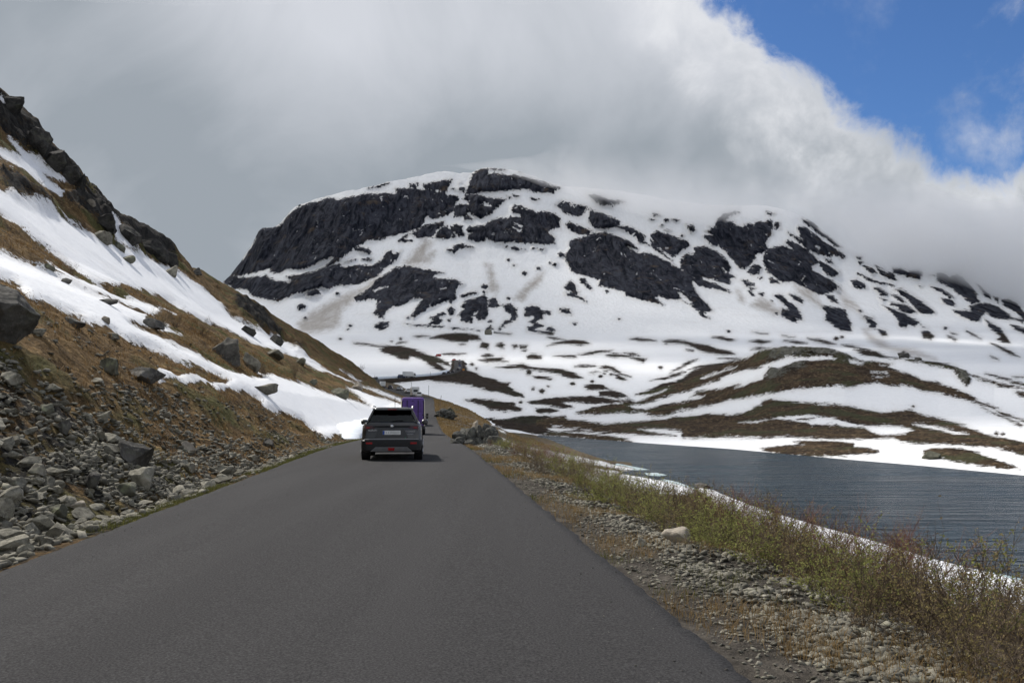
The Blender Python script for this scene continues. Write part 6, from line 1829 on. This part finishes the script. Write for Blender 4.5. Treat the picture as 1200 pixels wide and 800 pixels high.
# ------------------------------------------------------------------ cut snow along the roads
m_cut, t = mat_new("cut_snow")
co = t.coords('Object')
n_ = t.noise(t.coords('Object', (1, 1, 4)), 1.2, 5, 0.6)
t.principled(t.mix(t.ramp(n_, 0.3, 0.7), (0.60, 0.66, 0.72), (0.80, 0.83, 0.86)), 0.7, t.bump(n_, 0.5, 0.15))
k0 = int(np.argmin(np.abs(UPC[:, 1] - 458)))
k1 = int(np.argmin(np.abs(UPC[:, 1] - 538)))
wall_c = UPC[k0:k1 + 1]
sw = ribbon("snow_wall", wall_c, [(-3.3, -0.3), (-3.45, 1.0), (-4.2, 1.25), (-6.5, 1.0), (-11, -1.5)], m_cut)
tag(sw, "long bluish cut snow bank behind the vehicles of the upper road", "snow bank")
ys_ = np.linspace(57, 118, 40)
wall_c = np.stack([road_x(ys_), ys_, road_z(ys_)], 1)
jj = fbm(np.stack([ys_ * .3, ys_ * 0, ys_ * 0], 1), 3, 401)
prof_v = []
for i, (c, j) in enumerate(zip(wall_c, jj)):
    e_ = min(1, (ys_[i] - 57) / 12, (118 - ys_[i]) / 15)
    for o_, hgt in ((3.35, -.15), (3.5 + .12 * j, (.75 + .25 * j) * e_), (4.3, (1.0 + .25 * j) * e_), (6.5, (.95 + .2 * j) * e_ + .1), (9.5, -.1)):
        prof_v.append((c[0] - o_, c[1], c[2] + hgt))
sw2 = link_mesh("snow_wall", np.array(prof_v), grid_faces(40, 5)[:, ::-1], m_cut, smooth=True)
tag(sw2, "low ploughed snow wall at the left road edge behind the dark car", "snow bank")

# ------------------------------------------------------------------ thin ice at the near shore
m_ice, t = mat_new("lake_ice")
n_ = t.noise(t.coords('Object'), 0.8, 5, 0.6)
t.principled(t.mix(t.ramp(n_, 0.35, 0.7), (0.40, 0.53, 0.54), (0.66, 0.76, 0.77)), 0.25, t.bump(n_, 0.3, 0.05))
def ice(pts, label):
    top = [((px - 600) / 1000 * (EYE - LAKE_Z) / -float(ray(600, py)[1]), (EYE - LAKE_Z) / -float(ray(600, py)[1])) for px, py in pts]
    n = len(top)
    V = [(x, y, LAKE_Z + 0.05) for x, y in top] + [(x, y, LAKE_Z - 0.15) for x, y in top]
    F = [tuple(range(n))[::-1], tuple(range(n, 2 * n))] + [(i, (i + 1) % n, n + (i + 1) % n, n + i) for i in range(n)]
    o = link_mesh("ice_sheet", V, F, m_ice)
    bm = bmesh.new(); bm.from_mesh(o.data); bmesh.ops.recalc_face_normals(bm, faces=bm.faces); bm.to_mesh(o.data); bm.free()
    tag(o, label, "ice", "ice at the lake shore")
ice([(722, 543), (737, 546), (750, 548.5), (760, 550.5), (745, 551), (728, 549.5), (716, 547)], "thin pale ice at the tip of the upper snow tongue")
ice([(754, 554.5), (768, 554), (780, 556.8), (772, 558), (758, 557)], "loose ice floe adrift between the two snow tongues")
ice([(776, 561.5), (792, 565), (803, 569), (813, 573), (808, 577), (796, 577.5), (780, 571), (768, 564)], "turquoise ice edge at the tip of the lower snow tongue")
ice([(1105, 664), (1130, 667), (1160, 673), (1200, 682), (1260, 697), (1240, 712), (1180, 692), (1130, 678), (1090, 668)], "turquoise ice along the near snow edge at the right")

# ------------------------------------------------------------------ little bridge where the stream meets the lake
M_CONC = simple("weathered_concrete", (0.10, 0.095, 0.085), 0.9, bump=(6, 0.4, 0.03))
bp = at(598.5, 504.6, 286)
br = empty("footbridge", (bp.x, 286, LAKE_Z - 0.2), 0.25, "small dark bridge where the stream runs into the lake", "bridge")
MB().box(-3.4, 3.4, -1.2, 1.2, 1.55, 1.85).build("deck", M_CONC, br, bevel=.04)
for sx_ in (-1, 1):
    MB().hexa([(sx_ * 2.4, -1.25, -.6), (sx_ * 3.6, -1.25, -.6), (sx_ * 3.6, 1.25, -.6), (sx_ * 2.4, 1.25, -.6), (sx_ * 2.1, -1.15, 1.55), (sx_ * 3.3, -1.15, 1.55), (sx_ * 3.3, 1.15, 1.55), (sx_ * 2.1, 1.15, 1.55)]).build("abutment", M_CONC, br)
    MB().tube([(-3.3, sx_ * 1.1, 2.35), (3.3, sx_ * 1.1, 2.35)], .05, 6).build("handrail", M_DARKW, br)
    for k in range(5):
        MB().tube([(-3.2 + k * 1.6, sx_ * 1.1, 1.85), (-3.2 + k * 1.6, sx_ * 1.1, 2.35)], .04, 6).build("rail_post", M_DARKW, br)
MB().cyl((0, 0, .5), (0, 1, 0), .25, 1.0, 10).build("pier", M_CONC, br)
